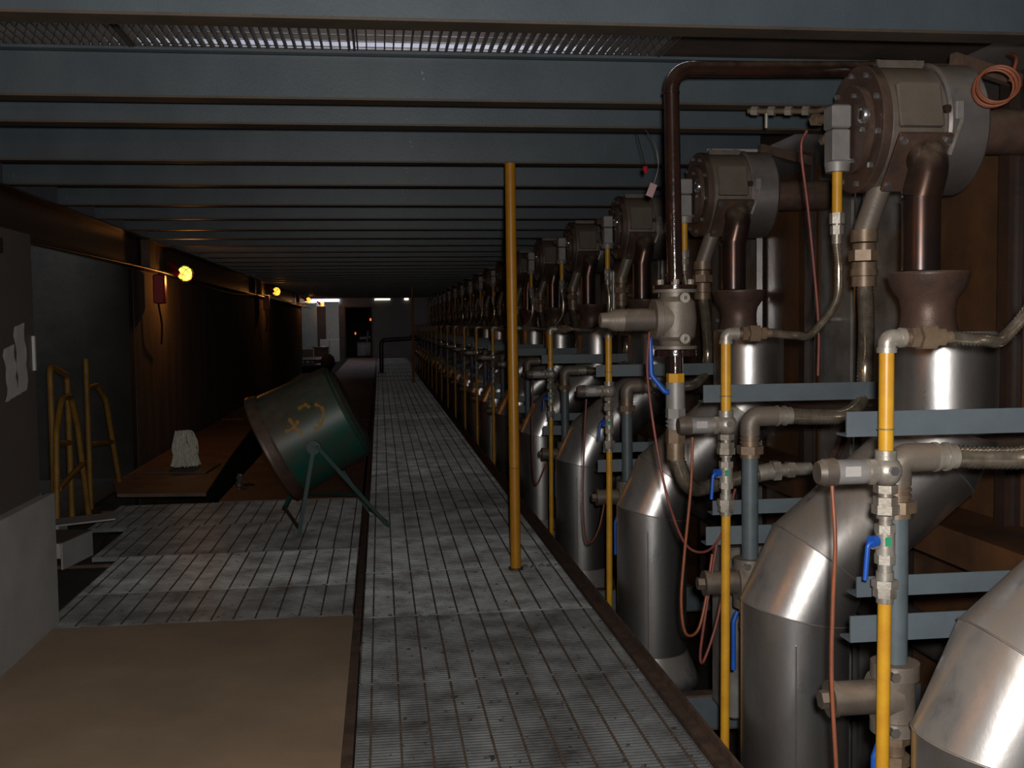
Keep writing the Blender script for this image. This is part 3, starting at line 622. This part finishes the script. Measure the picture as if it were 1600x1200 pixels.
    for (a, b_, r_, hx) in ((0.785, 0.80, 0.021, 0), (0.80, 0.825, 0.029, 1), (0.825, 0.845, 0.033, 1), (0.845, 0.865, 0.022, 0), (0.865, 0.885, 0.018, 0)):
        (f.hexn if hx else f.cyl)((GXX, GY, a), (GXX, GY, b_), r_)
    f.build('lower_union', fitting, t)
    v = MB().hexn((GXX, GY, 0.885), (GXX, GY, 0.91), 0.026).cyl((GXX, GY, 0.908), (GXX, GY, 0.965), 0.024).hexn((GXX, GY, 0.962), (GXX, GY, 0.985), 0.026).cyl((GXX, GY, 0.937), (GXX-0.04, GY-0.012, 0.937), 0.012).build('ball_valve', fitting, t)
    MB().box((GXX-0.004, GY-0.0245, 0.945), (0.014, 0.003, 0.022)).build('green_sticker', mat('green_sticker', (0.02, 0.3, 0.14)), v) if 'green_sticker' not in MATS else None
    MB().tube(arcs([(GXX-0.028, GY-0.016, 0.945), (GXX-0.055, GY-0.02, 0.943), (GXX-0.062, GY-0.02, 0.85)], 0.014), 0.0065, 8).cyl((GXX-0.028, GY-0.01, 0.945), (GXX-0.046, GY-0.016, 0.945), 0.015).build('lever_handle', blue, v)
    f = MB()
    for (a, b_, r_, hx) in ((0.985, 1.0, 0.016, 0), (1.0, 1.008, 0.022, 0), (1.012, 1.035, 0.034, 1), (1.035, 1.055, 0.030, 1), (1.055, 1.068, 0.018, 0)):
        (f.hexn if hx else f.cyl)((GXX, GY, a), (GXX, GY, b_), r_)
    f.build('upper_union', fitting, t)
    rg = MB().hexn((GXX, GY, 1.065), (GXX, GY, 1.085), 0.03).sphere((GXX, GY, 1.12), 0.040, 18, 10).cyl((GXX, GY, 1.14), (GXX, GY, 1.172), 0.027).cyl((GXX, GY, 1.12), (GXX-0.06, GY, 1.12), 0.031).hexn((GXX-0.035, GY, 1.12), (GXX-0.05, GY, 1.12), 0.036).build('regulator_body', fitting, t)
    MB().cyl((GXX-0.06, GY, 1.12), (GXX-0.135, GY, 1.12), 0.0315, seg=28).build('actuator', silverbox, rg)
    MB().box((GXX-0.10, GY-0.0315, 1.125), (0.04, 0.002, 0.025)).build('data_label', paper, rg)
    MB().lathe((GXX-0.135, GY, 1.12), (-1, 0, 0), [(0, 0.036), (0.03, 0.034), (0.045, 0.027), (0.045, 0.0)], 28).build('end_cap', darkcast, rg)
    MB().hexn((GXX, GY-0.038, 1.125), (GXX, GY-0.05, 1.125), 0.012).build('test_nipple', chrome, rg)
    MB().cyl((GXX, GY, 1.165), (GXX, GY, 1.425), 0.0185, seg=18).build('upper_pipe', yellow, t)
    MB().torus((GXX, GY, 1.225), (0, 0, 1), 0.020, 0.002, 20, 5).build('wire_tie', fitting, t)
    MB().tube(arcs([(GXX, GY, 1.42), (GXX, GY, 1.452), (GXX+0.045, GY, 1.452)], 0.03), 0.022, 14).cyl((GXX, GY, 1.415), (GXX, GY, 1.428), 0.025).cyl((GXX+0.033, GY, 1.452), (GXX+0.045, GY, 1.452), 0.025).build('elbow', fitting, t)
    MB().cyl((GXX+0.045, GY, 1.452), (GXX+0.17, GY, 1.452), 0.016).hexn((GXX+0.06, GY, 1.452), (GXX+0.08, GY, 1.452), 0.027).hexn((GXX+0.085, GY, 1.452), (GXX+0.125, GY, 1.452), 0.033).hexn((GXX+0.13, GY, 1.452), (GXX+0.15, GY, 1.452), 0.024).build('hose_union', brass, t)
    hp = catmull([(GXX+0.16, GY, 1.452), (GXX+0.26, GY+0.01, 1.444), (1.60, Y, 1.447), (1.70, Y+0.015, 1.56), (1.715, Y+0.02, 1.68), (1.70, Y+0.008, HZ-0.415)], 14)
    MB().tube(resample(hp, 0.0055), 0.0155, 12, True, 0.10).build('braided_hose', braid, t)
    # --- air line (grey pipe + big braided hose + lower valve)
    PX, PY = 1.37, Y+0.02
    t = thing('air_line', 'x', 'air pipe', (PX, PY, -1.2)); T['air'] = t
    MB().cyl((PX, PY, 0.60), (PX, PY, 1.0), 0.031, seg=22).build('grey_pipe', greypipe, t)
    MB().hexn((PX, PY, 1.00), (PX, PY, 1.03), 0.05).cyl((PX, PY, 0.985), (PX, PY, 1.0), 0.037).cyl((PX, PY, 1.03), (PX, PY, 1.075), 0.034).cyl((PX, PY, 1.04), (PX, PY, 1.047), 0.038).cyl((PX, PY, 1.056), (PX, PY, 1.063), 0.038).build('top_union', brass, t)
    MB().tube(arcs([(PX, PY, 1.07), (PX, PY, 1.14), (PX+0.10, PY, 1.14)], 0.06), 0.037, 18).build('elbow', cast, t)
    MB().cyl((PX+0.09, PY, 1.14), (PX+0.16, PY, 1.14), 0.033).cyl((PX+0.10, PY, 1.14), (PX+0.108, PY, 1.14), 0.039).cyl((PX+0.13, PY, 1.14), (PX+0.138, PY, 1.14), 0.038).build('hose_end', fitting, t)
    hp = catmull([(PX+0.15, PY, 1.14), (1.62, Y+0.02, 1.133), (1.75, Y+0.02, 1.138), (1.85, Y+0.10, 1.20), (1.875, Y+0.13, 1.33), (1.845, Y+0.06, 1.47), (1.81, Y+0.0, 1.60), (1.80, Y-0.01, 1.66)], 14)
    MB().tube(resample(hp, 0.0065), 0.029, 14, True, 0.08).build('braided_hose', braid, t)
    vb = MB().cyl((PX, PY, 0.44), (PX, PY, 0.60), 0.052, seg=22).cyl((PX, PY, 0.565), (PX, PY, 0.605), 0.062, seg=22).cyl((PX, PY, 0.42), (PX, PY, 0.455), 0.062, seg=22).cyl((PX, PY, 0.515), (PX-0.05, PY, 0.515), 0.056, seg=26).cyl((PX-0.045, PY, 0.515), (PX-0.055, PY, 0.515), 0.066, seg=26).build('valve_body', cast, t)
    for z in (0.585, 0.44): MB().hexn((PX-0.03, PY-0.05, z), (PX-0.03, PY-0.068, z), 0.014).build('valve_bolt', chrome, vb)
    MB().cyl((PX-0.055, PY, 0.515), (PX-0.17, PY, 0.515), 0.044, seg=26).cyl((PX-0.165, PY, 0.515), (PX-0.18, PY, 0.515), 0.048, seg=26).hexn((PX-0.18, PY, 0.515), (PX-0.205, PY, 0.515), 0.024).build('actuator', darkcast, vb)
    f = MB()
    for k in range(5): f.hexn((PX+0.0, PY, 0.39-0.06*k), (PX, PY, 0.42-0.06*k), 0.042-0.002*k)
    f.cyl((PX, PY, -1.2), (PX, PY, 0.43), 0.027); f.build('lower_pipe', brass, t)
    MB().tube(arcs([(PX-0.07, PY-0.06, 0.42), (PX-0.085, PY-0.06, 0.38), (PX-0.085, PY-0.06, 0.20)], 0.02), 0.009, 8).build('lever_handle', blue, t)
    # --- angle brackets crossing behind the pipes
    for nm, x0, x1, z, h, yy, key in (('angle_bracket', 1.205, 1.95, 1.225, 0.066, Y+0.07, 'br1'), ('angle_bracket', 1.205, 1.62, 0.69, 0.07, Y+0.04, 'br2'), ('angle_bracket', 1.25, 1.85, 0.785, 0.055, Y+0.10, 'br3')):
        b = MB().box(((x0+x1)/2, yy, z), (x1-x0, 0.006, h)).box(((x0+x1)/2, yy+0.03, z-h/2+0.003), (x1-x0, 0.06, 0.006)); c_ = b
        T[key] = solo(c_, nm, bracket, 'x', 'bracket')
    # --- wall parts
    t = thing('furnace_column', 'x', 'column', (2.47, Y+0.12, -1.2)); T['col'] = t
    MB().box((2.47, Y+0.12, 0.63), (0.06, 0.012, 3.66)).box((2.44, Y+0.12, 0.63), (0.008, 0.07, 3.66)).box((2.50, Y+0.12, 0.63), (0.008, 0.07, 3.66)).build('column_section', blacksteel, t)
    MB().bar((2.45, Y+0.05, 2.40), (2.12, Y-0.05, 2.452), 0.03, 0.05).build('diagonal_strut', rust_strip, t)
    t = thing('furnace_casing', 'x', 'casing', (2.55, Y+1.1, -1.2)); T['cas'] = t
    MB().box((2.58, Y+0.62, 0.6), (0.02, 0.85, 3.6)).box((2.565, Y+0.62, 1.42), (0.02, 0.80, 0.02)).build('rusty_panel', casing_rust, t)
    MB().box((2.54, Y+1.32, 0.6), (0.02, 0.44, 3.6), bev=0.004).build('grey_panel', casing_grey, t)
    MB().box((2.54, Y+1.87, 0.6), (0.02, 0.40, 3.6), bev=0.004).build('grey_panel', casing_grey, t)
    MB().cyl((2.53, Y+1.80, 1.5), (2.46, Y+1.80, 1.5), 0.018, seg=10).build('panel_stud', fitting, t)
    for q in (1.075, 1.585): MB().box((2.53, Y+q, 0.6), (0.04, 0.018, 3.6)).build('edge_strip', chrome, t)
    return T
Y1 = 3.78
U1 = build_unit(Y1)
UY = [2.55, 3.78, 5.77, 7.78]
while UY[-1] < 37: UY.append(UY[-1]+2.0)
place = ['nearest unit, cut by the right edge of the frame', 'second unit, below the large upper-right burner', 'third unit, behind the black flanged valve pipe', 'fourth unit, left of the vertical black pipe', 'fifth unit, just right of the near ochre pole']
LB = {
 'head': ['grey burner head at the right end of the row, beyond the frame edge', 'largest burner head, upper right, dusty grey round body with bolted brown face', 'second largest burner head, just right of the vertical black pipe', 'third burner head, just left of the vertical black pipe', 'fourth dim burner head in the row, left of the third'],
 'duct': ['shiny duct elbow in the lower right corner of the frame', 'shiny clad duct rising from lower right under the largest burner', 'shiny clad duct with floor flare, between the second and third yellow pipes', 'smaller shiny clad duct right of the ochre pole', 'dim clad duct just behind the ochre pole, fifth in the row'],
 'gas': ['yellow gas line with blue lever nearest the right edge', 'yellow gas line with blue lever under the largest burner, second from right', 'yellow gas line left of the vertical black pipe, third from right', 'yellow gas line nearest the ochre pole on its right, fourth from right', 'thin dim yellow gas line hidden near the ochre pole, fifth from right'],
 'air': ['grey air pipe with braided hose nearest the right edge', 'grey air pipe with large braided hose under the largest burner', 'grey air pipe third from the right, behind the vertical black pipe valve', 'grey air pipe fourth from the right', 'dim grey air pipe fifth from the right'],
 'br1': ['upper blue-grey angle bracket cut by the right frame edge', 'upper blue-grey angle bracket across the second yellow pipe', 'upper blue-grey angle bracket behind the blue lever', 'upper dim angle bracket, fourth in the row', 'upper dim angle bracket, fifth in the row'],
 'br2': ['lower blue-grey angle bracket behind the nearest yellow pipe', 'lower blue-grey angle bracket behind the second yellow pipe', 'lower angle bracket behind the third yellow pipe', 'lower dim angle bracket, fourth in the row', 'lower dim angle bracket, fifth in the row'],
 'br3': ['middle blue-grey bracket behind the nearest grey pipe', 'middle blue-grey bracket behind the second grey pipe', 'middle bracket behind the third grey pipe', 'middle dim bracket, fourth in the row', 'middle dim bracket, fifth in the row'],
 'col': ['dark furnace column beyond the right frame edge', 'thin black furnace column right of the largest burner', 'thin black furnace column right of the second burner', 'thin dark furnace column right of the third burner', 'thin dark furnace column, fifth in the row'],
 'cas': ['x', 'rusty and grey furnace wall panels behind the flue of the largest burner', 'rusty and grey furnace wall panels beyond the second burner', 'rusty and grey furnace wall panels beyond the third burner', 'dim furnace wall panels, fifth set in the row'],
}
GR = {'cas': 'distant furnace wall panels', 'head': 'distant burner heads', 'duct': 'distant clad ducts', 'gas': 'distant gas lines', 'air': 'distant air pipes', 'br1': 'distant upper brackets', 'br2': 'distant lower brackets', 'br3': 'distant middle brackets', 'col': 'distant furnace columns'}
NM = {'cas': 'furnace wall panel set', 'head': 'burner head', 'duct': 'clad exhaust duct', 'gas': 'yellow gas line', 'air': 'grey air pipe', 'br1': 'upper angle bracket', 'br2': 'lower angle bracket', 'br3': 'middle angle bracket', 'col': 'furnace column'}
for key, o in U1.items(): o['label'] = LB[key][1]
for i, y in enumerate(UY):
    if i == 1: continue
    for key, o in U1.items():
        if i == 0 and key in ('head', 'cas', 'col'): continue
        if i < 5: dup(o, y-Y1, LB[key][i], dx=-0.05 if (i == 0 and key == 'air') else 0)
        else: dup(o, y-Y1, 'dark distant '+NM[key]+' in the row receding beyond the ochre pole', GR[key])

# ------------------------------------------------------------------ black flanged pipe with actuated valve
BX, BY = 1.10, 3.86
def bz(z): return 1.5+(z-1.5)*1.042
t = thing('vent_pipe', 'vertical black pipe with elbow under the beams, ending at the largest burner', 'pipe', (BX, BY, bz(1.63)))
MB().tube(arcs([(BX, BY, bz(1.64)), (BX-0.012, BY, 2.43), (1.90, BY-0.02, 2.44)], 0.075, 10), 0.029, 22).build('pipe_run', blackpipe, t)
MB().cyl((BX-0.012, BY, 2.34), (BX-0.012, BY, 2.347), 0.032).cyl((BX, BY, bz(1.66)), (BX, BY, bz(1.667)), 0.034).build('weld_ring', blackpipe, t)
MB().tube(arcs([(1.86, BY-0.02, 2.44), (1.90, BY-0.02, 2.44), (1.91, BY-0.02, 2.40)], 0.02), 0.04, 14).build('end_elbow', blacksteel, t)
MB().lathe((BX, BY, bz(1.615)), (0, 0, 1), [(0, 0.0), (0, 0.082), (0.014, 0.082), (0.014, 0.0)], 36).build('upper_flange', blackpipe, t)
for k in range(6):
    a = k*math.pi/3+0.3; MB().hexn((BX+0.064*math.cos(a), BY+0.064*math.sin(a), bz(1.63)), (BX+0.064*math.cos(a), BY+0.064*math.sin(a), bz(1.63)+0.018), 0.012).build('flange_bolt', fitting, t)
t = thing('actuated_valve', 'dusty round valve with a horizontal actuator pointing left, between black flanges', 'valve', (BX, BY, bz(1.40)))
vb = MB().lathe((BX, BY, bz(1.40)), (0, 0, 1), [(0, 0.0), (0, 0.082), (0.012, 0.082), (0.012, 0.055), (0.03, 0.06), (0.045, 0.074), (0.11, 0.08), (0.175, 0.074), (0.195, 0.055), (0.21, 0.055), (0.21, 0.084), (0.222, 0.084), (0.222, 0)], 36)
vb = vb.build('valve_body', cast, t)
MB().cyl((BX-0.02, BY, 1.508), (BX-0.085, BY, 1.508), 0.076, seg=32).cyl((BX-0.055, BY, 1.508), (BX-0.06, BY, 1.508), 0.08, seg=32).build('side_boss', cast, vb)
MB().cyl((BX-0.08, BY, 1.508), (BX-0.20, BY, 1.506), 0.042, seg=30).build('actuator_barrel', darkcast, t)
MB().lathe((BX-0.20, BY, 1.506), (-1, 0, 0), [(0, 0.043), (0.035, 0.040), (0.06, 0.030), (0.085, 0.028), (0.088, 0.022), (0.088, 0)], 28).build('actuator_cap', cast, t)
for z in (1.585, 1.435): MB().cyl((BX+0.01, BY-0.07, z), (BX+0.01, BY-0.098, z), 0.0185).build('boss_plug', fitting, vb); MB().hexn((BX+0.01, BY-0.098, z), (BX+0.01, BY-0.103, z), 0.008).build('plug_screw', chrome, vb)
t = thing('hose_assembly', 'valve outlet below the black flange with yellow hex, silver body and braided hose', 'hose', (BX, BY, 1.0))
MB().lathe((BX, BY, bz(1.375)), (0, 0, 1), [(0, 0.0), (0, 0.078), (0.022, 0.078), (0.022, 0.0)], 36).cyl((BX, BY, bz(1.31)), (BX, BY, bz(1.38)), 0.028).build('lower_flange', blackpipe, t)
MB().hexn((BX, BY, bz(1.28)), (BX, BY, bz(1.312)), 0.034).build('yellow_hex', yellow, t)
MB().cyl((BX, BY, bz(1.185)), (BX, BY, bz(1.28)), 0.036, seg=24).hexn((BX, BY, bz(1.15)), (BX, BY, bz(1.185)), 0.038).cyl((BX, BY, bz(1.11)), (BX, BY, bz(1.15)), 0.031).cyl((BX, BY, bz(1.135)), (BX, BY, bz(1.142)), 0.037).cyl((BX, BY, bz(1.12)), (BX, BY, bz(1.127)), 0.037).build('outlet_body', silverbox, t)
MB().hexn((BX, BY, bz(1.06)), (BX, BY, bz(1.11)), 0.037).cyl((BX, BY, bz(1.0)), (BX, BY, bz(1.06)), 0.034).build('hose_end', brass, t)
hp = catmull([(BX, BY, bz(1.01)), (BX+0.01, BY, 0.97), (BX+0.045, BY+0.02, 0.89), (BX+0.12, BY+0.11, 0.845), (BX+0.24, BY+0.16, 0.86), (BX+0.38, BY+0.16, 0.89)], 14)
MB().tube(resample(hp, 0.0065), 0.028, 14, True, 0.08).build('braided_hose', braid, t)
MB().cyl((BX+0.38, BY+0.16, 0.89), (BX+0.44, BY+0.16, 0.90), 0.034).hexn((BX+0.44, BY+0.16, 0.90), (BX+0.47, BY+0.16, 0.902), 0.042).cyl((BX+0.47, BY+0.16, 0.902), (BX+0.60, BY+0.16, 0.905), 0.026).hexn((BX+0.50, BY+0.16, 0.903), (BX+0.53, BY+0.16, 0.903), 0.034).build('far_union', fitting, t)
t_l = MB().tube(arcs([(BX-0.10, BY-0.01, 1.44), (BX-0.095, BY-0.01, 1.30), (BX-0.045, BY-0.02, 1.235), (BX-0.03, BY-0.02, 1.235)], 0.03), 0.010, 10).build('blue_lever', blue, t)

# ------------------------------------------------------------------ loose cables
def cable(pts, label, m=orange, r=0.0055): return solo(MB().tube(catmull(pts, 10), r, 8), 'signal_cable', m, label, 'cable')
cable([(1.105, 2.48, 1.09), (1.105, 2.46, 0.95), (1.10, 2.46, 0.80), (1.098, 2.46, 0.60), (1.11, 2.45, 0.30), (1.12, 2.47, -0.1), (1.14, 2.5, -0.8)], 'orange-brown cable hanging from the cap of the nearest yellow-pipe regulator')
cable([(0.985, 3.80, 1.46), (0.97, 3.77, 1.30), (0.99, 3.72, 1.05), (1.03, 3.70, 0.84), (1.10, 3.72, 0.68), (1.19, 3.75, 0.65), (1.27, 3.8, 0.72), (1.33, 3.85, 0.86)], 'thin red-brown cable drooping from the actuated valve to the lower brackets', redbrown, 0.005)
cable([(1.115, 3.69, 1.08), (1.105, 3.68, 0.90), (1.08, 3.68, 0.65), (1.068, 3.68, 0.48), (1.09, 3.70, 0.36), (1.15, 3.75, 0.35), (1.19, 3.78, 0.45), (1.23, 3.82, 0.62)], 'orange-brown cable looping low under the second regulator')
cable([(1.24, 3.80, 0.66), (1.19, 3.78, 0.40), (1.17, 3.78, 0.25), (1.19, 3.8, 0.22), (1.25, 3.84, 0.34), (1.30, 3.88, 0.5)], 'second red-brown cable loop beneath the lower bracket', redbrown)
cable([(1.115, 5.67, 1.08), (1.10, 5.66, 0.85), (1.09, 5.66, 0.5), (1.12, 5.7, 0.28), (1.2, 5.76, 0.35), (1.26, 5.8, 0.6)], 'thin red-brown cable looping under the third regulator', redbrown)
cable([(1.115, 7.68, 1.08), (1.10, 7.66, 0.85), (1.10, 7.66, 0.5), (1.13, 7.7, 0.3), (1.22, 7.76, 0.45)], 'thin dim cable looping under the fourth regulator', redbrown)
cable([(1.63, 3.90, 2.22), (1.62, 3.93, 2.15), (1.66, 3.95, 1.9), (1.70, 3.95, 1.5), (1.70, 3.95, 1.28)], 'dark red cable hanging from the largest burner face down to the bracket', redbrown, 0.006)
cable([(2.40, 3.70, 2.40), (2.44, 3.66, 2.25), (2.44, 3.66, 1.9), (2.43, 3.66, 1.5), (2.42, 3.68, 1.15)], 'red cable running down beside the black column at the right edge', orange, 0.009)
# coiled cable at the right edge
b = MB(); random.seed(5)
for k in range(4): b.torus((2.055+0.003*k, 3.36-0.006*k, 2.265+0.004*k), (-0.5+0.04*k, -0.85, 0.1+0.05*k), 0.062+0.003*(k % 2), 0.0045, 34, 7)
b.tube(catmull([(2.11, 3.35, 2.29), (2.15, 3.38, 2.37), (2.20, 3.5, 2.42)]), 0.006, 7)
solo(b, 'coiled_cable', orange, 'coil of orange-brown cable hanging near the top right corner', 'cable')
t = thing('pressure_fitting', 'bright small pipe fitting with clamps at the top right edge', 'fitting', (2.42, 3.45, 2.36))
MB().cyl((2.36, 3.45, 2.44), (2.60, 3.45, 2.45), 0.018).hexn((2.40, 3.45, 2.442), (2.44, 3.45, 2.443), 0.03).hexn((2.5, 3.45, 2.445), (2.54, 3.45, 2.446), 0.03).build('tube', fitting, t)
MB().cyl((2.36, 3.45, 2.44), (2.375, 3.45, 2.35), 0.014).torus((2.385, 3.43, 2.35), (0.3, -1, 0), 0.028, 0.009, 20, 8).build('ring_clamp', chrome, t)

# ------------------------------------------------------------------ pit steelwork and background pipes
for i, (y, lb) in enumerate(((3.0, 'nearest blue-grey cross channel low behind the kerb'), (4.75, 'blue-grey cross channel low in the pit before the third duct'), (6.75, 'blue-grey cross channel low in the pit before the fourth duct'), (8.8, 'dim cross channel low in the pit, fourth'))):
    t = thing('pit_channel', lb, 'channel', (1.9, y, -0.45))
    MB().box((1.93, y, -0.35), (1.50, 0.01, 0.15)).build('web', bracket, t)
    MB().box((1.93, y+0.03, -0.27), (1.50, 0.07, 0.01)).box((1.93, y+0.03, -0.43), (1.50, 0.07, 0.01)).build('flanges', rust_strip, t)
for (x, z, r, m_, lb) in ((2.32, 1.02, 0.06, rustcast, 'long thick brown pipe running behind the ducts'), (2.36, 0.55, 0.045, rustcast, 'long lower brown pipe running behind the ducts'), (2.30, 0.15, 0.08, pit_mat, 'long dark pipe deep behind the ducts')):
    solo(MB().tube([(x, 1.5, z), (x, 38, z)], r, 16), 'header_pipe', m_, lb, 'pipe')
solo(MB().box((2.36, 19.5, 0.66), (0.30, 36.5, 0.02)).box((2.22, 19.5, 0.60), (0.015, 36.5, 0.13)), 'furnace_ledge', casing_rust, 'long brown ledge plate along the furnace side behind the ducts', 'ledge')
for y in (4.9, 6.9, 8.9):
    n = {4.9: 'nearest', 6.9: 'middle', 8.9: 'farthest'}[y]
    solo(MB().bar((2.4, y+0.3, 0.95), (1.75, y-0.3, 0.15), 0.05, 0.012).bar((2.4, y+0.28, 0.95), (1.75, y-0.32, 0.15), 0.012, 0.05), 'diagonal_brace', rust_strip, n+' of the rusty diagonal braces in the pit between ducts', 'brace')
for i, (y, lb) in enumerate(((4.45, 'rusty grey equipment box low between the second and third ducts'), (6.4, 'dark equipment box low between the third and fourth ducts'))):
    t = thing('equipment_box', lb, 'box', (1.6, y, -1.2))
    MB().box((1.62, y, 0.15), (0.30, 0.25, 0.75), bev=0.01).box((1.62, y, -0.7), (0.1, 0.1, 1.0)).build('body', casing_grey, t)
    MB().box((1.60, y-0.13, 0.3), (0.18, 0.02, 0.22)).build('cover', rustcast, t)

# ------------------------------------------------------------------ far end clutter
solo(MB().box((-2.85, 44.0, 1.2), (0.62, 0.15, 2.4)), 'wall_panel', greenish, 'tall grey-green panel at the far left end under the third lamp', 'panel')
solo(MB().box((-2.0, 46.0, 1.55), (0.55, 0.15, 1.95)), 'wall_panel', whitepanel, 'tall white panel at the far end left of the dark doorway', 'panel')
t = thing('white_cupboard', 'white low cupboard at the far end below the white panel', 'cupboard', (-2.0, 44.2, 0))
MB().box((-2.05, 44.2, 0.46), (0.78, 0.4, 0.92), bev=0.01).build('body', whitepanel, t)
MB().box((-2.05, 43.99, 0.46), (0.012, 0.01, 0.85)).build('door_gap', blacksteel, t)
t = thing('red_crate', 'reddish-brown crate at the far end before the white cupboard', 'crate', (-2.3, 42.0, 0))
MB().box((-2.30, 42.0, 0.33), (0.6, 0.4, 0.6)).build('body', rust_plate, t); MB().box((-2.30, 42.0, 0.645), (0.64, 0.44, 0.03)).build('lid', casing_rust, t)
solo(MB().box((-3.05+0.25, 41.2, 0.45), (0.55, 0.3, 0.32), bev=0.01), 'pale_box', whitepanel, 'small pale box at the far left end, resting on the dark bench', 'box')
t = thing('workbench', 'low dark bench with bundled material at the far left end', 'bench', (-2.4, 38, 0))
MB().box((-2.25, 39.6, 0.27), (0.95, 3.4, 0.05)).build('top', cabinet_m, t)
for x in (-2.65, -1.85):
    for y in (38.1, 41.1): MB().box((x, y, 0.12), (0.06, 0.06, 0.25)).build('leg', blacksteel, t)
solo(MB().tube(catmull([(-2.5, 34.5, 0.08), (-2.0, 34.6, 0.10), (-1.6, 34.5, 0.13)]), 0.13, 12), 'tarp_roll', pit_mat, 'dark rolled tarpaulin on the floor behind the green drum, far away', 'roll')
solo(MB().sphere((-1.75, 36, 0.27), 0.22, 16, 10, (1.1, 1, 1.3)), 'filled_sack', concrete, 'dark lumpy sack far behind the green drum', 'sack')
for (x, y, z, r, lb) in ((-1.15, 51.0, 1.1, 0.04, 'small orange glow on the left inside the far doorway'), (-0.42, 50.5, 1.75, 0.045, 'small orange glow at upper right inside the far doorway')):
    solo(MB().sphere((x, y, z), r, 10, 8, (1, 1, 1.6)), 'signal_lamp', tinylamp, lb, 'lamp')
t = thing('machine_block', 'dim machine parts seen low inside the far doorway', 'machine', (-0.7, 51, 0))
MB().box((-0.75, 51, 0.35), (0.7, 0.5, 0.7), bev=0.05).build('base', casing_grey, t); MB().cyl((-0.95, 51, 0.85), (-0.45, 51, 0.9), 0.1).build('barrel', fitting, t); MB().cyl((-0.6, 50.8, 0.7), (-0.55, 50.8, 1.2), 0.05).build('stack', fitting, t)

# ------------------------------------------------------------------ small things between the heads and the beams
t = thing('hanging_tag', 'small pinkish tag hanging on a wire between the black pipe and the third burner', 'tag', (1.31, 5.0, 2.10))
MB().box((1.31, 5.0, 2.13), (0.035, 0.003, 0.065), Matrix.Rotation(R(22), 3, 'Y')).build('tag_plate', mat('pink_tag', (0.45, 0.28, 0.28)), t)
MB().tube(catmull([(1.322, 5.0, 2.16), (1.345, 5.0, 2.25), (1.33, 5.02, 2.36), (1.33, 5.2, 2.455)]), 0.002, 5).build('wire', fitting, t)
t = thing('red_tip', 'tiny red plastic tip on a wire under the beam, left of the black pipe', 'tip', (1.286, 5.02, 2.21))
MB().lathe((1.286, 5.02, 2.205), (0, 0, 1), [(0, 0.0), (0.03, 0.015), (0.04, 0.012), (0.045, 0.0)], 12).build('tip', red, t)
MB().tube([(1.286, 5.02, 2.245), (1.286, 5.2, 2.455)], 0.002, 5).build('wire', blacksteel, t)
t = thing('instrument_line', 'thin horizontal brown tube with brass unions under the beam, left of the largest burner', 'pipe', (1.7, 4.2, 2.33))
MB().tube([(1.56, 4.35, 2.38), (1.78, 4.16, 2.345), (1.80, 3.98, 2.33)], 0.012, 10).build('tube', brass, t)
for q in (0.1, 0.35, 0.6, 0.85):
    p = Vector((1.56, 4.35, 2.38)).lerp(Vector((1.78, 4.16, 2.345)), q); d_ = Vector((0.22, -0.19, -0.035)).normalized()*0.014
    MB().hexn(p-d_, p+d_, 0.02).build('union', fitting, t)
MB().tube([(1.62, 4.30, 2.37), (1.62, 4.30, 2.30)], 0.008, 8).build('drain', fitting, t)
for (x, y, z, w, h, lb) in ((1.93, 3.99, 2.483, 0.24, 0.035, 'pale slotted channel above the largest burner head'), (2.22, 6.34, 2.47, 0.42, 0.10, 'pale panel above the second burner head')):
    t = thing('pale_channel', lb, 'channel', (x, y, z))
    MB().box((x, y, z+h/2-0.02), (w, 0.02, h)).box((x, y+0.03, z-0.02), (w, 0.06, 0.006)).build('channel', whitepanel, t)
    MB().box((x-w*0.12, y-0.012, z+h/2-0.02), (0.045, 0.006, 0.012)).build('slot', blacksteel, t)
